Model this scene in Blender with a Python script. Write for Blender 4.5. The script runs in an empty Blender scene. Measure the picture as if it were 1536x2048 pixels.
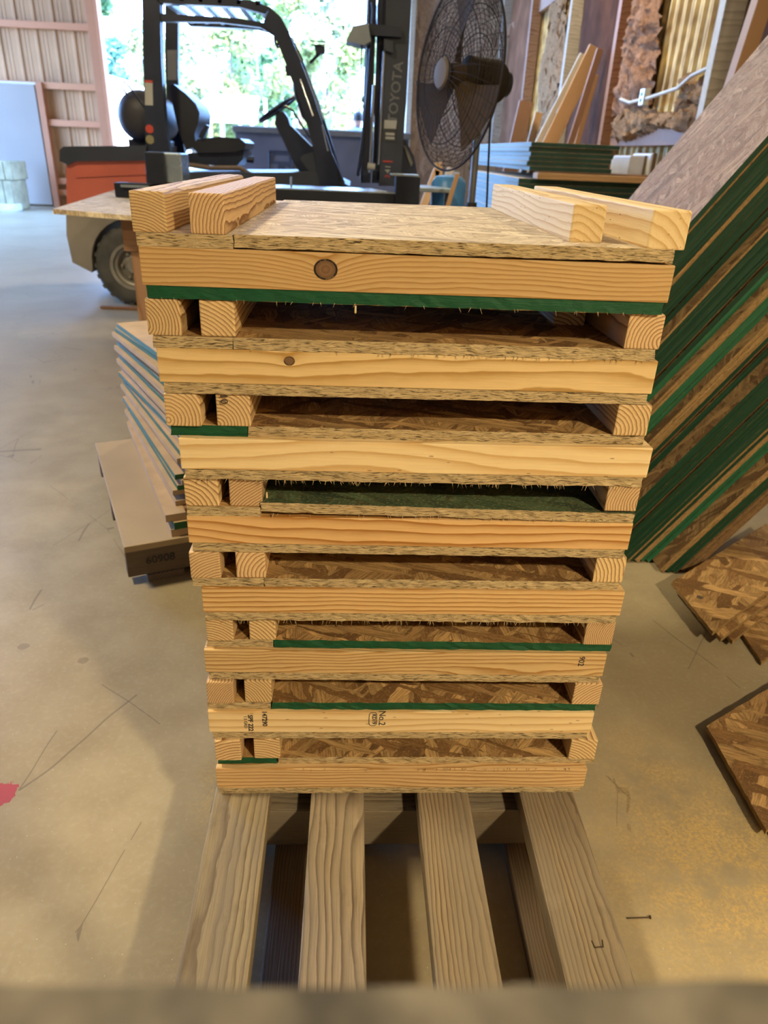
import bpy, bmesh, math, random
from mathutils import Vector, Matrix
random.seed(7)
R = math.radians
S = bpy.context.scene
COL = S.collection

# ------------------------------------------------------------------ camera
F, PITCH, ROLL, YAW, H = 1420.7, .46882, .04369, -.0576, 1.10
Rz = Matrix.Rotation(YAW, 3, 'Z')
_fw = Rz @ Vector((0, math.cos(PITCH), -math.sin(PITCH)))
_up = Rz @ Vector((0, math.sin(PITCH), math.cos(PITCH)))
_rt = Rz @ Vector((1, 0, 0))
_r2 = _rt*math.cos(ROLL) + _up*math.sin(ROLL)
_u2 = _up*math.cos(ROLL) - _rt*math.sin(ROLL)
CAM = Vector((0, 0, H))
cd = bpy.data.cameras.new('camera'); cam = bpy.data.objects.new('camera', cd); COL.objects.link(cam)
m = Matrix((_r2, _u2, -_fw)).transposed().to_4x4(); m.translation = CAM
cam.matrix_world = m
cd.sensor_fit = 'VERTICAL'; cd.sensor_height = 24; cd.lens = F*24/2048
cd.clip_start = .02; cd.clip_end = 300
cd.dof.use_dof = True; cd.dof.focus_distance = .98; cd.dof.aperture_fstop = 4.6
S.camera = cam

# ------------------------------------------------------------------ world, sun, lamps, exposure
w = bpy.data.worlds.new('sky'); S.world = w; w.use_nodes = True
wb = w.node_tree.nodes['Background']
wb.inputs[0].default_value = (.24, .47, 1.0, 1); wb.inputs[1].default_value = 30.0
sd = bpy.data.lights.new('sun', 'SUN'); sun = bpy.data.objects.new('sun', sd); COL.objects.link(sun)
sd.energy = 32.0; sd.color = (1, .92, .74); sd.angle = .01
sun.rotation_euler = (R(38), R(22), 0)
S.view_settings.view_transform = 'Standard'; S.view_settings.look = 'None'
S.view_settings.exposure = 0.0; S.view_settings.gamma = 1.0
S.view_settings.use_curve_mapping = False
S.cycles.use_denoising = True
S.cycles.max_bounces = 5; S.cycles.diffuse_bounces = 3; S.cycles.glossy_bounces = 2; S.cycles.transmission_bounces = 2
S.cycles.use_adaptive_sampling = True; S.cycles.adaptive_threshold = .05

LAMPS = [((2.0, -1.95, 3.05), 222, .14), ((-2.3, 1.2, 4.2), 190, .3), ((.7, 7.4, 4.5), 170, .3)]  # key lamp, then two added lamps warming the left floor and right wall

# ------------------------------------------------------------------ helpers
def ray(x, y): return _fw + _r2*((x-768)/F) - _u2*((y-1024)/F)
def at(x, y, Y): r = ray(x, y); return CAM + r*(Y/r.y)
def atz(x, y, z): r = ray(x, y); return CAM + r*((z-H)/r.z)
def atx(x, y, X): r = ray(x, y); return CAM + r*(X/r.x)

def tag(o, label=None, cat=None, group=None, kind=None):
    if label: o['label'] = label
    if cat: o['category'] = cat
    if group: o['group'] = group
    if kind: o['kind'] = kind
    return o
def link(o, parent=None):
    COL.objects.link(o)
    if parent: o.parent = parent
    return o
def empty(name, loc=(0, 0, 0), rz=0, label=None, cat=None, group=None, kind=None):
    o = bpy.data.objects.new(name, None); o.empty_display_size = .1
    o.location = loc; o.rotation_euler = (0, 0, rz); link(o)
    return tag(o, label, cat, group, kind)
def mobj(name, me, mats, parent=None, loc=(0, 0, 0), rot=(0, 0, 0)):
    if not isinstance(me, bpy.types.Mesh):
        bm = me; me = bpy.data.meshes.new(name)
        bmesh.ops.recalc_face_normals(bm, faces=bm.faces)
        bm.to_mesh(me); bm.free()
    if not isinstance(mats, (list, tuple)): mats = [mats]
    if len(me.materials) == 0:
        for mm in mats: me.materials.append(mm)
    o = bpy.data.objects.new(name, me); o.location = loc; o.rotation_euler = rot
    return link(o, parent)
def smooth(o, ang=40):
    me = o.data
    me.polygons.foreach_set('use_smooth', [True]*len(me.polygons))
    me.set_sharp_from_angle(angle=R(ang)); return o

class B:
    """collects shapes into one bmesh"""
    def __init__(s): s.bm = bmesh.new()
    def box(s, c, d, rot=None, bev=0, mi=0):
        r = bmesh.ops.create_cube(s.bm, size=1)['verts']
        M = Matrix.Translation(c) @ ((rot.to_4x4() if rot else Matrix.Identity(4))) @ Matrix.Diagonal((*d, 1))
        bmesh.ops.transform(s.bm, matrix=M, verts=r)
        fs = set(f for v in r for f in v.link_faces)
        for f in fs: f.material_index = mi
        if bev:
            es = list(set(e for v in r for e in v.link_edges))
            bmesh.ops.bevel(s.bm, geom=es, offset=bev, segments=2, affect='EDGES', profile=.6)
        return s
    def cyl(s, a, b, r1, r2=None, n=16, mi=0, caps=True):
        a, b = Vector(a), Vector(b); r2 = r1 if r2 is None else r2
        d = b-a; q = d.to_track_quat('Z', 'Y')
        v = bmesh.ops.create_cone(s.bm, cap_ends=caps, segments=n, radius1=max(r1, 1e-5), radius2=max(r2, 1e-5), depth=d.length)['verts']
        bmesh.ops.transform(s.bm, matrix=Matrix.Translation((a+b)/2) @ q.to_matrix().to_4x4(), verts=v)
        for f in set(f for x in v for f in x.link_faces): f.material_index = mi
        return s
    def tube(s, pts, r, n=8, closed=False):
        pts = [Vector(p) for p in pts]; rings = []; N = len(pts)
        t0 = None
        for i, p in enumerate(pts):
            if closed: t = pts[(i+1) % N]-pts[i-1]
            else: t = pts[min(i+1, N-1)]-pts[max(i-1, 0)]
            t.normalize()
            if t0 is None:
                u = t.orthogonal().normalized()
            else:
                u = (u - t*u.dot(t)).normalized()
            t0 = t; v = t.cross(u)
            rr = r[i] if isinstance(r, (list, tuple)) else r
            rings.append([s.bm.verts.new(p + (u*math.cos(2*math.pi*k/n)+v*math.sin(2*math.pi*k/n))*rr) for k in range(n)])
        for i in range(N if closed else N-1):
            A, Bq = rings[i], rings[(i+1) % N]
            for k in range(n):
                s.bm.faces.new((A[k], A[(k+1) % n], Bq[(k+1) % n], Bq[k]))
        if not closed:
            s.bm.faces.new(rings[0]); s.bm.faces.new(rings[-1])
        return s
    def prism(s, pts, off, mi=0):
        a = [s.bm.verts.new(p) for p in pts]; b = [s.bm.verts.new(Vector(p)+Vector(off)) for p in pts]
        fs = [s.bm.faces.new(a), s.bm.faces.new(b[::-1])]
        n = len(a)
        for i in range(n): fs.append(s.bm.faces.new((a[i], b[i], b[(i+1) % n], a[(i+1) % n])))
        for f in fs: f.material_index = mi
        return s
    def lathe(s, prof, n=24, M=None, caps=True):
        rings = []
        for r, z in prof:
            rings.append([s.bm.verts.new((r*math.cos(2*math.pi*k/n), r*math.sin(2*math.pi*k/n), z)) for k in range(n)])
        for A, C in zip(rings, rings[1:]):
            for k in range(n): s.bm.faces.new((A[k], A[(k+1) % n], C[(k+1) % n], C[k]))
        if caps: s.bm.faces.new(rings[0]); s.bm.faces.new(rings[-1])
        if M: bmesh.ops.transform(s.bm, matrix=M, verts=[v for q in rings for v in q])
        return s
    def bevel(s, off, seg=2, ang=30):
        es = [e for e in s.bm.edges if len(e.link_faces) == 2 and e.calc_face_angle(0) > R(ang)]
        bmesh.ops.bevel(s.bm, geom=es, offset=off, segments=seg, affect='EDGES', profile=.6, clamp_overlap=True); return s
    def obj(s, name, mats, parent=None, loc=(0, 0, 0), rot=(0, 0, 0)): return mobj(name, s.bm, mats, parent, loc, rot)

def text(name, body, size, mat, parent=None, M=None, ext=.0002, bold=False, align='CENTER', sx=1):
    c = bpy.data.curves.new(name, 'FONT'); c.body = body; c.size = size; c.extrude = ext; c.align_x = align; c.align_y = 'CENTER'
    c.resolution_u = 3
    if bold: c.offset = size*.02
    t = bpy.data.objects.new('tmp_text', c); COL.objects.link(t)
    dg = bpy.context.evaluated_depsgraph_get()
    me = bpy.data.meshes.new_from_object(t.evaluated_get(dg)); me.name = name
    bpy.data.objects.remove(t); bpy.data.curves.remove(c)
    if sx != 1: me.transform(Matrix.Diagonal((sx, 1, 1, 1)))
    if M is not None: me.transform(M)
    me.materials.clear()
    return mobj(name, me, mat, parent)

ORD = ['first', 'second', 'third', 'fourth', 'fifth', 'sixth', 'seventh', 'eighth', 'ninth', 'tenth', 'eleventh', 'twelfth', 'thirteenth', 'fourteenth', 'fifteenth', 'sixteenth', 'seventeenth', 'eighteenth', 'nineteenth', 'twentieth']
def ordn(i):
    if i < 20: return ORD[i]
    t = {2: 'twenty', 3: 'thirty', 4: 'forty', 5: 'fifty'}[(i+1)//10]
    return t[:-1]+'ieth' if (i+1) % 10 == 0 else t+'-'+ORD[(i+1) % 10-1]

# ------------------------------------------------------------------ materials
class G:
    def __init__(s, name):
        s.m = bpy.data.materials.new(name); s.m.use_nodes = True; s.t = s.m.node_tree
        s.b = s.t.nodes['Principled BSDF']; s.out = s.t.nodes['Material Output']
    def n(s, typ, ins=None, **props):
        nd = s.t.nodes.new('ShaderNode'+typ)
        for k, v in props.items(): setattr(nd, k, v)
        for k, v in (ins or {}).items(): s.put(nd.inputs[k], v)
        return nd
    def put(s, sock, v):
        if isinstance(v, bpy.types.NodeSocket): s.t.links.new(v, sock)
        else: sock.default_value = v
    def mth(s, op, a, b=0.0, c=None, clamp=False):
        nd = s.n('Math', operation=op, use_clamp=clamp); s.put(nd.inputs[0], a); s.put(nd.inputs[1], b)
        if c is not None: s.put(nd.inputs[2], c)
        return nd.outputs[0]
    def vm(s, op, a, b=(0, 0, 0)):
        nd = s.n('VectorMath', operation=op); s.put(nd.inputs[0], a)
        if op == 'SCALE': s.put(nd.inputs['Scale'], b)
        else: s.put(nd.inputs[1], b)
        return nd.outputs['Value'] if op in ('LENGTH', 'DISTANCE', 'DOT_PRODUCT') else nd.outputs[0]
    def mix(s, f, a, b, blend='MIX'):
        nd = s.n('Mix', data_type='RGBA', blend_type=blend); s.put(nd.inputs[0], f); s.put(nd.inputs[6], a); s.put(nd.inputs[7], b)
        return nd.outputs[2]
    def noise(s, v, sc, det=3, ro=.55, dist=0, col=False):
        nd = s.n('TexNoise', {'Vector': v, 'Scale': sc, 'Detail': det, 'Roughness': ro, 'Distortion': dist}); return nd.outputs[1 if col else 0]
    def vor(s, v, sc, feat='F1', out='Distance', rnd=1.0):
        nd = s.n('TexVoronoi', {'Vector': v, 'Scale': sc, 'Randomness': rnd}, feature=feat); return nd.outputs[out]
    def ramp(s, f, stops, interp='LINEAR'):
        nd = s.n('ValToRGB'); cr = nd.color_ramp; cr.interpolation = interp
        while len(cr.elements) < len(stops): cr.elements.new(.5)
        for e, (p, c) in zip(cr.elements, stops):
            e.position = p; e.color = c if len(c) == 4 else (*c, 1)
        s.put(nd.inputs[0], f); return nd.outputs[0]
    def obj(s): return s.n('TexCoord').outputs['Object']
    def pos(s): return s.n('NewGeometry').outputs['Position']
    def rnd(s): return s.n('ObjectInfo').outputs['Random']
    def rnd3(s):
        nd = s.n('TexWhiteNoise', noise_dimensions='1D'); s.put(nd.inputs['W'], s.mth('MULTIPLY', s.rnd(), 917.3)); return nd.outputs['Color']
    def sep(s, v): return s.n('SeparateXYZ', {0: v}).outputs
    def comb(s, x, y, z): return s.n('CombineXYZ', {0: x, 1: y, 2: z}).outputs[0]
    def fin(s, col=None, rough=.6, metal=0, bump=None, bs=.3, bd=.002, spec=.5):
        if col is not None: s.put(s.b.inputs['Base Color'], col if isinstance(col, bpy.types.NodeSocket) else (*col[:3], 1))
        s.put(s.b.inputs['Roughness'], rough); s.put(s.b.inputs['Metallic'], metal); s.b.inputs['Specular IOR Level'].default_value = spec
        if bump is not None:
            nd = s.n('Bump', {'Strength': bs, 'Distance': bd, 'Height': bump}); s.t.links.new(nd.outputs[0], s.b.inputs['Normal'])
        return s.m

def paint(name, col, rough=.5, metal=0, var=.12, sc=6, spec=.5, coat=0):
    g = G(name); nz = g.noise(g.obj(), sc, 2)
    c = (*col, 1); d = tuple(max(0, x*(1-var)) for x in col)+(1,); e = tuple(min(1, x*(1+var)) for x in col)+(1,)
    cc = g.ramp(nz, [(.3, d), (.7, e)])
    if coat: g.b.inputs['Coat Weight'].default_value = coat
    return g.fin(cc, g.mth('ADD', rough-.06, g.mth('MULTIPLY', nz, .12)), metal, spec=spec)

def pine(name, light=(.76, .53, .27), dark=(.52, .29, .095), space=.0045, knots=(), gray=0., wave=1.0, cracks=0, contrast=1.0, specks=.0):
    g = G(name); co = g.obj(); c3 = g.rnd3(); cs = g.sep(c3)
    off = g.vm('SCALE', c3, 37.0)
    sh = g.vm('ADD', co, off)
    x, y, z = g.sep(co)[:3]
    # slow wander of the grain along the board, and fine wobble
    st = g.vm('MULTIPLY', sh, (2.2, 9, 9))
    wn = g.noise(st, 1.0, 2, .5, col=True)
    wv = g.vm('SCALE', g.vm('SUBTRACT', wn, (.5, .5, .5)), .040*wave)
    fn = g.noise(g.vm('MULTIPLY', sh, (18, 60, 60)), 1.0, 2, col=True)
    fv = g.vm('SCALE', g.vm('SUBTRACT', fn, (.5, .5, .5)), .0035)
    p = g.vm('ADD', g.vm('ADD', co, wv), fv)
    px, py, pz = g.sep(p)[:3]
    oy = g.mth('MULTIPLY', g.mth('SUBTRACT', cs[0], .5), .13)
    oz = g.mth('MULTIPLY_ADD', cs[1], -.075, -.006)
    rr = g.vm('LENGTH', g.comb(0.0, g.mth('SUBTRACT', py, oy), g.mth('SUBTRACT', pz, oz)))
    kd = None
    for kx, kz, kr in knots:
        dv = g.vm('LENGTH', g.comb(g.mth('MULTIPLY', g.mth('SUBTRACT', x, kx), .55), 0.0, g.mth('SUBTRACT', z, kz)))
        rr = g.mth('ADD', rr, g.mth('MULTIPLY', g.mth('POWER', 2.718, g.mth('MULTIPLY', dv, -1/(kr*1.3))), kr*1.6))
        d2 = g.vm('LENGTH', g.comb(g.mth('MULTIPLY', g.mth('SUBTRACT', x, kx), .85), 0.0, g.mth('SUBTRACT', z, kz)))
        d2 = g.mth('DIVIDE', d2, kr); kd = d2 if kd is None else g.mth('MINIMUM', kd, d2)
    sp = g.mth('MULTIPLY_ADD', cs[2], space*.7, space*.6)
    fr = g.mth('FRACT', g.mth('DIVIDE', rr, sp))
    k = contrast
    mid = tuple(light[i]*.45+dark[i]*.55 for i in range(3)); lt2 = tuple(light[i]*(1-.12*k)+dark[i]*.12*k for i in range(3))
    ring = g.ramp(fr, [(0, light), (.40, lt2), (.70, mid), (.86, dark), (.93, dark), (1.0, light)])
    fib = g.noise(g.vm('MULTIPLY', sh, (14, 420, 420)), 1.0, 3, .6)
    col = g.mix(g.mth('MULTIPLY', g.mth('SUBTRACT', fib, .45, clamp=True), .55 if not gray else 1.5, clamp=True), ring, (*tuple(d*.8 for d in dark), 1))
    br = g.noise(g.vm('MULTIPLY', sh, (4, 14, 14)), 1.0, 2)
    col = g.mix(g.mth('MULTIPLY_ADD', br, .5, -.2, clamp=True), col, (*tuple(min(1, l*1.12) for l in light), 1))
    tint = g.mth('MULTIPLY_ADD', cs[2], .26, .86)
    col = g.mix(1.0, col, g.n('CombineColor', {0: tint, 1: g.mth('MULTIPLY', tint, g.mth('MULTIPLY_ADD', cs[0], .07, .95)), 2: tint}).outputs[0], 'MULTIPLY')
    if gray:
        gn = g.noise(g.vm('MULTIPLY', sh, (3, 30, 30)), 1.0, 4)
        col = g.mix(g.mth('MULTIPLY', g.ramp(gn, [(.3, (0, 0, 0)), (.7, (1, 1, 1))]), gray), col, (.20, .165, .125, 1))
        sm = g.noise(sh, 5.0, 5, .7)
        col = g.mix(g.mth('MULTIPLY', g.mth('SUBTRACT', sm, .56, clamp=True), 2.2*gray, clamp=True), col, (.42, .36, .28, 1))
        sm2 = g.noise(g.vm('ADD', sh, (9, 3, 1)), 9.0, 4, .7)
        col = g.mix(g.mth('MULTIPLY', g.mth('SUBTRACT', sm2, .6, clamp=True), 3*gray, clamp=True), col, (.06, .045, .035, 1))
    if kd is not None:
        col = g.mix(g.ramp(kd, [(.95, (1, 1, 1)), (1.05, (.3, .3, .3)), (1.7, (0, 0, 0))]), col, (.30, .17, .07, 1))
        kk = g.noise(g.vm('SCALE', co, 220), 1.0, 2)
        kc = g.mix(g.mth('FRACT', g.mth('MULTIPLY', kd, 2.6)), (.23, .13, .065, 1), (.16, .085, .04, 1))
        col = g.mix(g.ramp(kd, [(.8, (1, 1, 1)), (.86, (0, 0, 0))]), col, kc)
        rg = g.ramp(kd, [(.76, (0, 0, 0)), (.84, (1, 1, 1)), (.95, (1, 1, 1)), (1.06, (0, 0, 0))])
        col = g.mix(g.mth('MULTIPLY', rg, g.ramp(kk, [(.35, (.4, .4, .4)), (.5, (1, 1, 1))])), col, (.012, .010, .012, 1))
    if specks:
        v = g.vor(g.vm('MULTIPLY', sh, (30, 120, 120)), 1.0)
        col = g.mix(g.mth('MULTIPLY', g.mth('LESS_THAN', v, .10), specks), col, (.16, .08, .03, 1))
    h = fib
    return g.fin(col, .62 if not gray else .78, 0, h, .25 if not gray else .6, .0015, spec=.25)

def osb_face(name, cols=((.47, .29, .13), (.62, .41, .19), (.30, .165, .07), (.53, .35, .165)), rough=.7, sc=1.0, tint=(1, 1, 1), grain=0):
    g = G(name); co = g.vm('ADD', g.obj(), g.vm('SCALE', g.rnd3(), 11.0))
    def layer(ang, a, b, off):
        mp = g.n('Mapping', {'Vector': co, 'Rotation': (0, 0, ang), 'Location': off})
        v = g.vm('MULTIPLY', g.vm('ADD', mp.outputs[0], g.vm('SCALE', g.noise(co, 25*sc, 2, col=True), .022/sc)), (a*sc, b*sc, a*sc))
        nd = g.n('TexVoronoi', {'Vector': v, 'Scale': 1.0}); ed = g.n('TexVoronoi', {'Vector': v, 'Scale': 1.0}, feature='DISTANCE_TO_EDGE')
        return nd.outputs['Color'], ed.outputs[0], mp.outputs[0]
    c1, e1, m1 = layer(.35, 9, 62, (0, 0, 0)); c2, e2, m2 = layer(-.9, 10, 66, (3, 1, 0)); c3, e3, m3 = layer(1.45, 12, 58, (1, 7, 0))
    S1 = g.sep(c1); S2 = g.sep(c2); S3 = g.sep(c3)
    s1 = g.mth('GREATER_THAN', S1[1], .55); s2 = g.mth('GREATER_THAN', S2[1], .45)
    sel = g.mix(s1, g.mix(s2, c3, c2), c1); mm = g.mix(s1, g.mix(s2, m3, m2), m1)
    ed = g.mix(s1, g.mix(s2, e3, e2), e1)
    col = g.ramp(g.sep(sel)[0], [(0, tuple(x*.6 for x in cols[2])), (.25, cols[2]), (.42, cols[0]), (.62, cols[3]), (.82, cols[1]), (1, tuple(min(1, x*1.3) for x in cols[1]))])
    fb = g.noise(g.vm('MULTIPLY', g.vm('ADD', mm, g.vm('SCALE', sel, 3.0)), (22, 330, 22)), 1.0, 3, .65)
    col = g.mix(g.ramp(fb, [(.40, (0, 0, 0)), (.66, (.75, .75, .75))]), col, (*tuple(x*.45 for x in cols[2]), 1))
    col = g.mix(g.ramp(ed, [(0, (.5, .5, .5)), (.035, (0, 0, 0))]), col, (.12, .065, .03, 1))
    gr = g.noise(co, 260, 2); col = g.mix(g.mth('MULTIPLY', g.mth('SUBTRACT', gr, .55, clamp=True), 2.0, clamp=True), col, (.66, .46, .24, 1))
    if grain:
        gg = g.noise(g.vm('MULTIPLY', co, (30, 230, 30)), 1.0, 3, .65, 1.2)
        col = g.mix(g.mth('MULTIPLY', g.ramp(gg, [(.42, (0, 0, 0)), (.62, (1, 1, 1))]), grain), col, (.62, .49, .36, 1))
    col = g.mix(1.0, col, (*tint, 1), 'MULTIPLY')
    return g.fin(col, rough, 0, gr, .3, .002, spec=.3)

def osb_edge(name, cols=((.60, .46, .26), (.38, .27, .135), (.05, .032, .016)), paintc=None, sx=48):
    g = G(name); co = g.vm('ADD', g.obj(), g.vm('SCALE', g.rnd3(), 7.0))
    wob = g.vm('ADD', co, g.vm('SCALE', g.noise(co, 22, 2, col=True), .012))
    a = g.noise(g.vm('MULTIPLY', wob, (sx, sx, 620)), 1.0, 4, .62)
    b = g.noise(g.vm('MULTIPLY', wob, (sx*1.6, sx*1.6, 900)), 1.0, 3, .6)
    if paintc is None:
        col = g.ramp(a, [(.30, cols[1]), (.46, cols[0]), (.62, tuple(min(1, x*1.2) for x in cols[0]))])
        col = g.mix(g.mth('MULTIPLY', g.mth('SUBTRACT', .47, b, clamp=True), 9, clamp=True), col, (*cols[2], 1))
        col = g.mix(g.mth('MULTIPLY', g.noise(co, 500, 1), .25), col, (*cols[1], 1))
        return g.fin(col, .85, 0, a, .9, .003, spec=.15)
    col = g.ramp(a, [(.3, tuple(x*.7 for x in paintc)), (.6, paintc)])
    ch = g.mth('MULTIPLY', g.mth('SUBTRACT', g.noise(g.vm('MULTIPLY', co, (14, 14, 330)), 1.0, 5, .75), .74, clamp=True), 20, clamp=True)
    col = g.mix(ch, col, (.40, .27, .13, 1))
    return g.fin(col, .55, 0, a, .5, .002, spec=.3)

PINE = pine('pine', dark=(.42, .21, .06), space=.0065)
PINE_CATHEDRAL = pine('pine_cathedral_grain', light=(.80, .53, .24), dark=(.40, .17, .03), space=.013, wave=1.5, contrast=1.3)
PINE_STRONG = pine('pine_strong_grain', light=(.80, .55, .26), dark=(.40, .18, .035), space=.0085, wave=.8, contrast=1.3)
PINE_PALE = pine('pine_pale', light=(.82, .64, .36), dark=(.62, .40, .17), space=.010, wave=1.1, contrast=.5, specks=.6)
PINE_END = pine('pine_runner', light=(.76, .55, .29), dark=(.26, .125, .04), space=.0046, wave=.35)
KNOT_A = pine('pine_round_knot', light=(.70, .47, .22), dark=(.46, .25, .075), space=.007, knots=[(-.097, .003, .0118)], contrast=.8)
KNOT_B = pine('pine_small_knot', space=.010, light=(.80, .58, .30), dark=(.48, .27, .08), knots=[(-.148, .009, .0058)])
OLD = pine('weathered_wood', light=(.30, .24, .145), dark=(.10, .066, .034), space=.0046, gray=.8, wave=.4)
OLD_SWIRL = pine('weathered_swirled_wood', light=(.29, .235, .15), dark=(.075, .05, .028), space=.009, gray=.75, wave=2.3)
OLD_DARK = pine('weathered_dark_wood', light=(.22, .16, .10), dark=(.10, .065, .04), space=.006, gray=.4, wave=.6)
TIMBER = pine('framing_timber', light=(.66, .40, .20), dark=(.46, .25, .11), space=.008)
TIMBER_ORANGE = pine('orange_framing_timber', light=(.58, .25, .12), dark=(.44, .18, .08), space=.02)
TIMBER_WHITE = pine('bleached_timber', light=(.66, .60, .50), dark=(.46, .40, .32), space=.012, gray=.2)
BROWN = pine('brown_stained_wood', light=(.34, .19, .11), dark=(.22, .11, .06), space=.008)
OSB = osb_face('osb_face', tint=(.92, .86, .76))
OSB_COARSE = osb_face('osb_coarse_face', sc=.6, tint=(.82, .76, .68))
OSB_DARK = osb_face('osb_shaded_face', tint=(.37, .34, .31))  # chipboard colour darkened for the shade between the leaning sheets
OSB_PALE = osb_face('osb_pale_face', cols=((.64, .52, .34), (.76, .64, .45), (.52, .39, .24), (.68, .56, .38)), grain=.5)
OSB_ROSE = osb_face('osb_rosy_face', cols=((.42, .24, .14), (.48, .30, .18), (.34, .185, .105), (.45, .27, .16)), grain=.25)
OSB_GREEN = osb_face('osb_green_face', cols=((.075, .12, .06), (.10, .15, .075), (.06, .10, .055), (.085, .13, .065)))
EDGE = osb_edge('osb_raw_edge')
EDGE_TAN = osb_edge('osb_tan_edge', cols=((.36, .23, .10), (.25, .15, .065), (.10, .06, .025)))
EDGE_BROWN = osb_edge('osb_brown_edge', cols=((.24, .145, .07), (.15, .09, .045), (.05, .03, .02)))
GREEN_LIT = osb_edge('lit_green_sealed_edge', paintc=(.008, .088, .036))  # same seal as on the leaning sheets, brightened for the lit stack
GREEN_DIM = osb_edge('dim_green_sealed_edge', paintc=(.005, .046, .022))  # seal colour darkened for the dimly lit leaning sheets
TEAL = osb_edge('teal_sealed_edge', paintc=(.020, .13, .060))
PILE_GREEN = osb_edge('pile_green_edge', paintc=(.030, .125, .036))
CREAM = paint('cream_panel', (.47, .32, .17), .7, sc=14)
INK = paint('black_ink', (.035, .03, .03), .7)
INK_GRAY = paint('faded_ink', (.075, .06, .055), .8)

# ------------------------------------------------------------------ floor
def concrete():
    g = G('concrete_floor'); p = g.pos()
    a = g.noise(p, 1.3, 4, .6); b = g.noise(p, 7, 4, .65); c = g.noise(p, 90, 2, .6); lo = g.noise(g.vm('MULTIPLY', p, (.5, 1.4, 1)), 1.1, 4, .55)
    col = g.ramp(a, [(.3, (.30, .235, .145)), (.5, (.375, .305, .195)), (.72, (.43, .355, .235))])
    col = g.mix(g.ramp(b, [(.35, (.55, .55, .55)), (.62, (0, 0, 0))]), col, (.28, .22, .14, 1))
    col = g.mix(g.mth('MULTIPLY', g.mth('SUBTRACT', c, .5, clamp=True), .9), col, (.48, .42, .32, 1))
    col = g.mix(g.mth('MULTIPLY', g.mth('SUBTRACT', lo, .5, clamp=True), 1.6, clamp=True), col, (.40, .33, .235, 1))
    # stains and specks
    v = g.vor(p, 5.5); st = g.noise(p, 30, 4)
    col = g.mix(g.mth('MULTIPLY', g.mth('LESS_THAN', g.mth('ADD', v, g.mth('MULTIPLY', st, .12)), .13), .45), col, (.15, .11, .075, 1))
    v2 = g.vor(p, 60); col = g.mix(g.mth('LESS_THAN', v2, .045), col, (.68, .60, .46, 1))
    # thin scratches and hairline cracks
    for ang, sx, sy, of in ((.95, 1.0, 9, 0), (-1.2, 1.2, 8, 3.3)):
        mp = g.n('Mapping', {'Vector': p, 'Rotation': (0, 0, ang), 'Location': (of, of, 0)}).outputs[0]
        q = g.vm('MULTIPLY', g.vm('ADD', mp, g.vm('SCALE', g.noise(p, 3, 2, col=True), .03)), (.7, 3.2, 1))
        e = g.vor(q, 1.0, 'DISTANCE_TO_EDGE')
        br = g.mth('GREATER_THAN', g.noise(p, 3.2, 3), .56)
        col = g.mix(g.mth('MULTIPLY', g.mth('MULTIPLY', g.mth('LESS_THAN', e, .0026), br), .5), col, (.11, .085, .06, 1))
    # sawdust drift beside the pallet
    gr = g.ramp(g.noise(p, 160, 3, .75), [(.42, (0, 0, 0)), (.62, (1, 1, 1))])
    pt = g.ramp(g.noise(p, 11, 3, .65), [(.36, (0, 0, 0)), (.58, (1, 1, 1))])
    for cx, cy, ax, ay, s in ((.74, .80, .34, .24, 1.6), (.62, 1.02, .12, .16, .6), (-.245, .98, .05, .12, .8), (-.17, .6, .16, .35, .35), (-.8, .55, .4, .15, .25)):
        d = g.vm('LENGTH', g.vm('MULTIPLY', g.vm('SUBTRACT', p, (cx, cy, 0)), (1/ax, 1/ay, 0)))
        mk = g.mth('MULTIPLY', g.mth('SUBTRACT', 1.15, d, clamp=True), s)
        col = g.mix(g.mth('MULTIPLY', g.mth('MULTIPLY', mk, pt), g.mth('MULTIPLY_ADD', gr, .75, .15)), col, (.58, .40, .16, 1))
    # dropped red paint
    d = g.vm('LENGTH', g.vm('MULTIPLY', g.vm('SUBTRACT', p, tuple(atz(4, 1588, 0))), (1, 1, 0)))
    col = g.mix(g.mth('LESS_THAN', g.mth('ADD', d, g.mth('MULTIPLY', g.noise(p, 60, 3), .03)), .042), col, (.42, .07, .08, 1))
    ro = g.mth('MULTIPLY_ADD', b, .25, .24)
    return g.fin(col, ro, 0, c, .10, .002, spec=.45)
YB, XR, XL, YF, ZC = 14.0, 2.42, -8.6, -4.5, 5.0
B().box((( XL+XR)/2, (YB+YF)/2, -.1), (XR-XL+.6, YB-YF+.6, .2)).obj('floor', concrete())['kind'] = 'structure'

ground_m = G('yard'); _n = ground_m.noise(ground_m.pos(), .6, 5)
ground_m = ground_m.fin(ground_m.ramp(_n, [(.35, (.34, .32, .26)), (.65, (.42, .40, .33))]), .9)
B().box((0, 40, -.25), (200, 160, .2)).obj('yard_ground', ground_m)['kind'] = 'structure'

# ------------------------------------------------------------------ shell
STEEL_SHEET = paint('siding_inside', (.46, .25, .125), .7, .0, .2, 1.2, spec=.2)
WARM_SHEET = paint('stained_siding', (.80, .52, .26), .8, 0, .5, 5, spec=.15)
SHELL = paint('dull_wall', (.22, .19, .155), .85)
CEIL = paint('ceiling_sheet', (.26, .245, .22), .8)
def struct(o): o['kind'] = 'structure'; return o
struct(B().box(((XL+XR)/2, (YB+YF)/2, ZC+.05), (XR-XL+.6, YB-YF+.6, .1)).obj('ceiling', CEIL))
LB0, LB1, LBZ = 7.6, 13.2, 4.4                      # unseen open bay added in the left wall to let in side daylight
lw = B()
lw.box((XL-.15, (YF+LB0)/2-.1, ZC/2), (.1, LB0-YF+.2, ZC)).box((XL-.15, (LB1+YB)/2+.1, ZC/2), (.1, YB-LB1+.2, ZC)).box((XL-.15, (LB0+LB1)/2, (LBZ+ZC)/2), (.1, LB1-LB0, ZC-LBZ))
struct(lw.obj('wall_left', SHELL))
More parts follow.
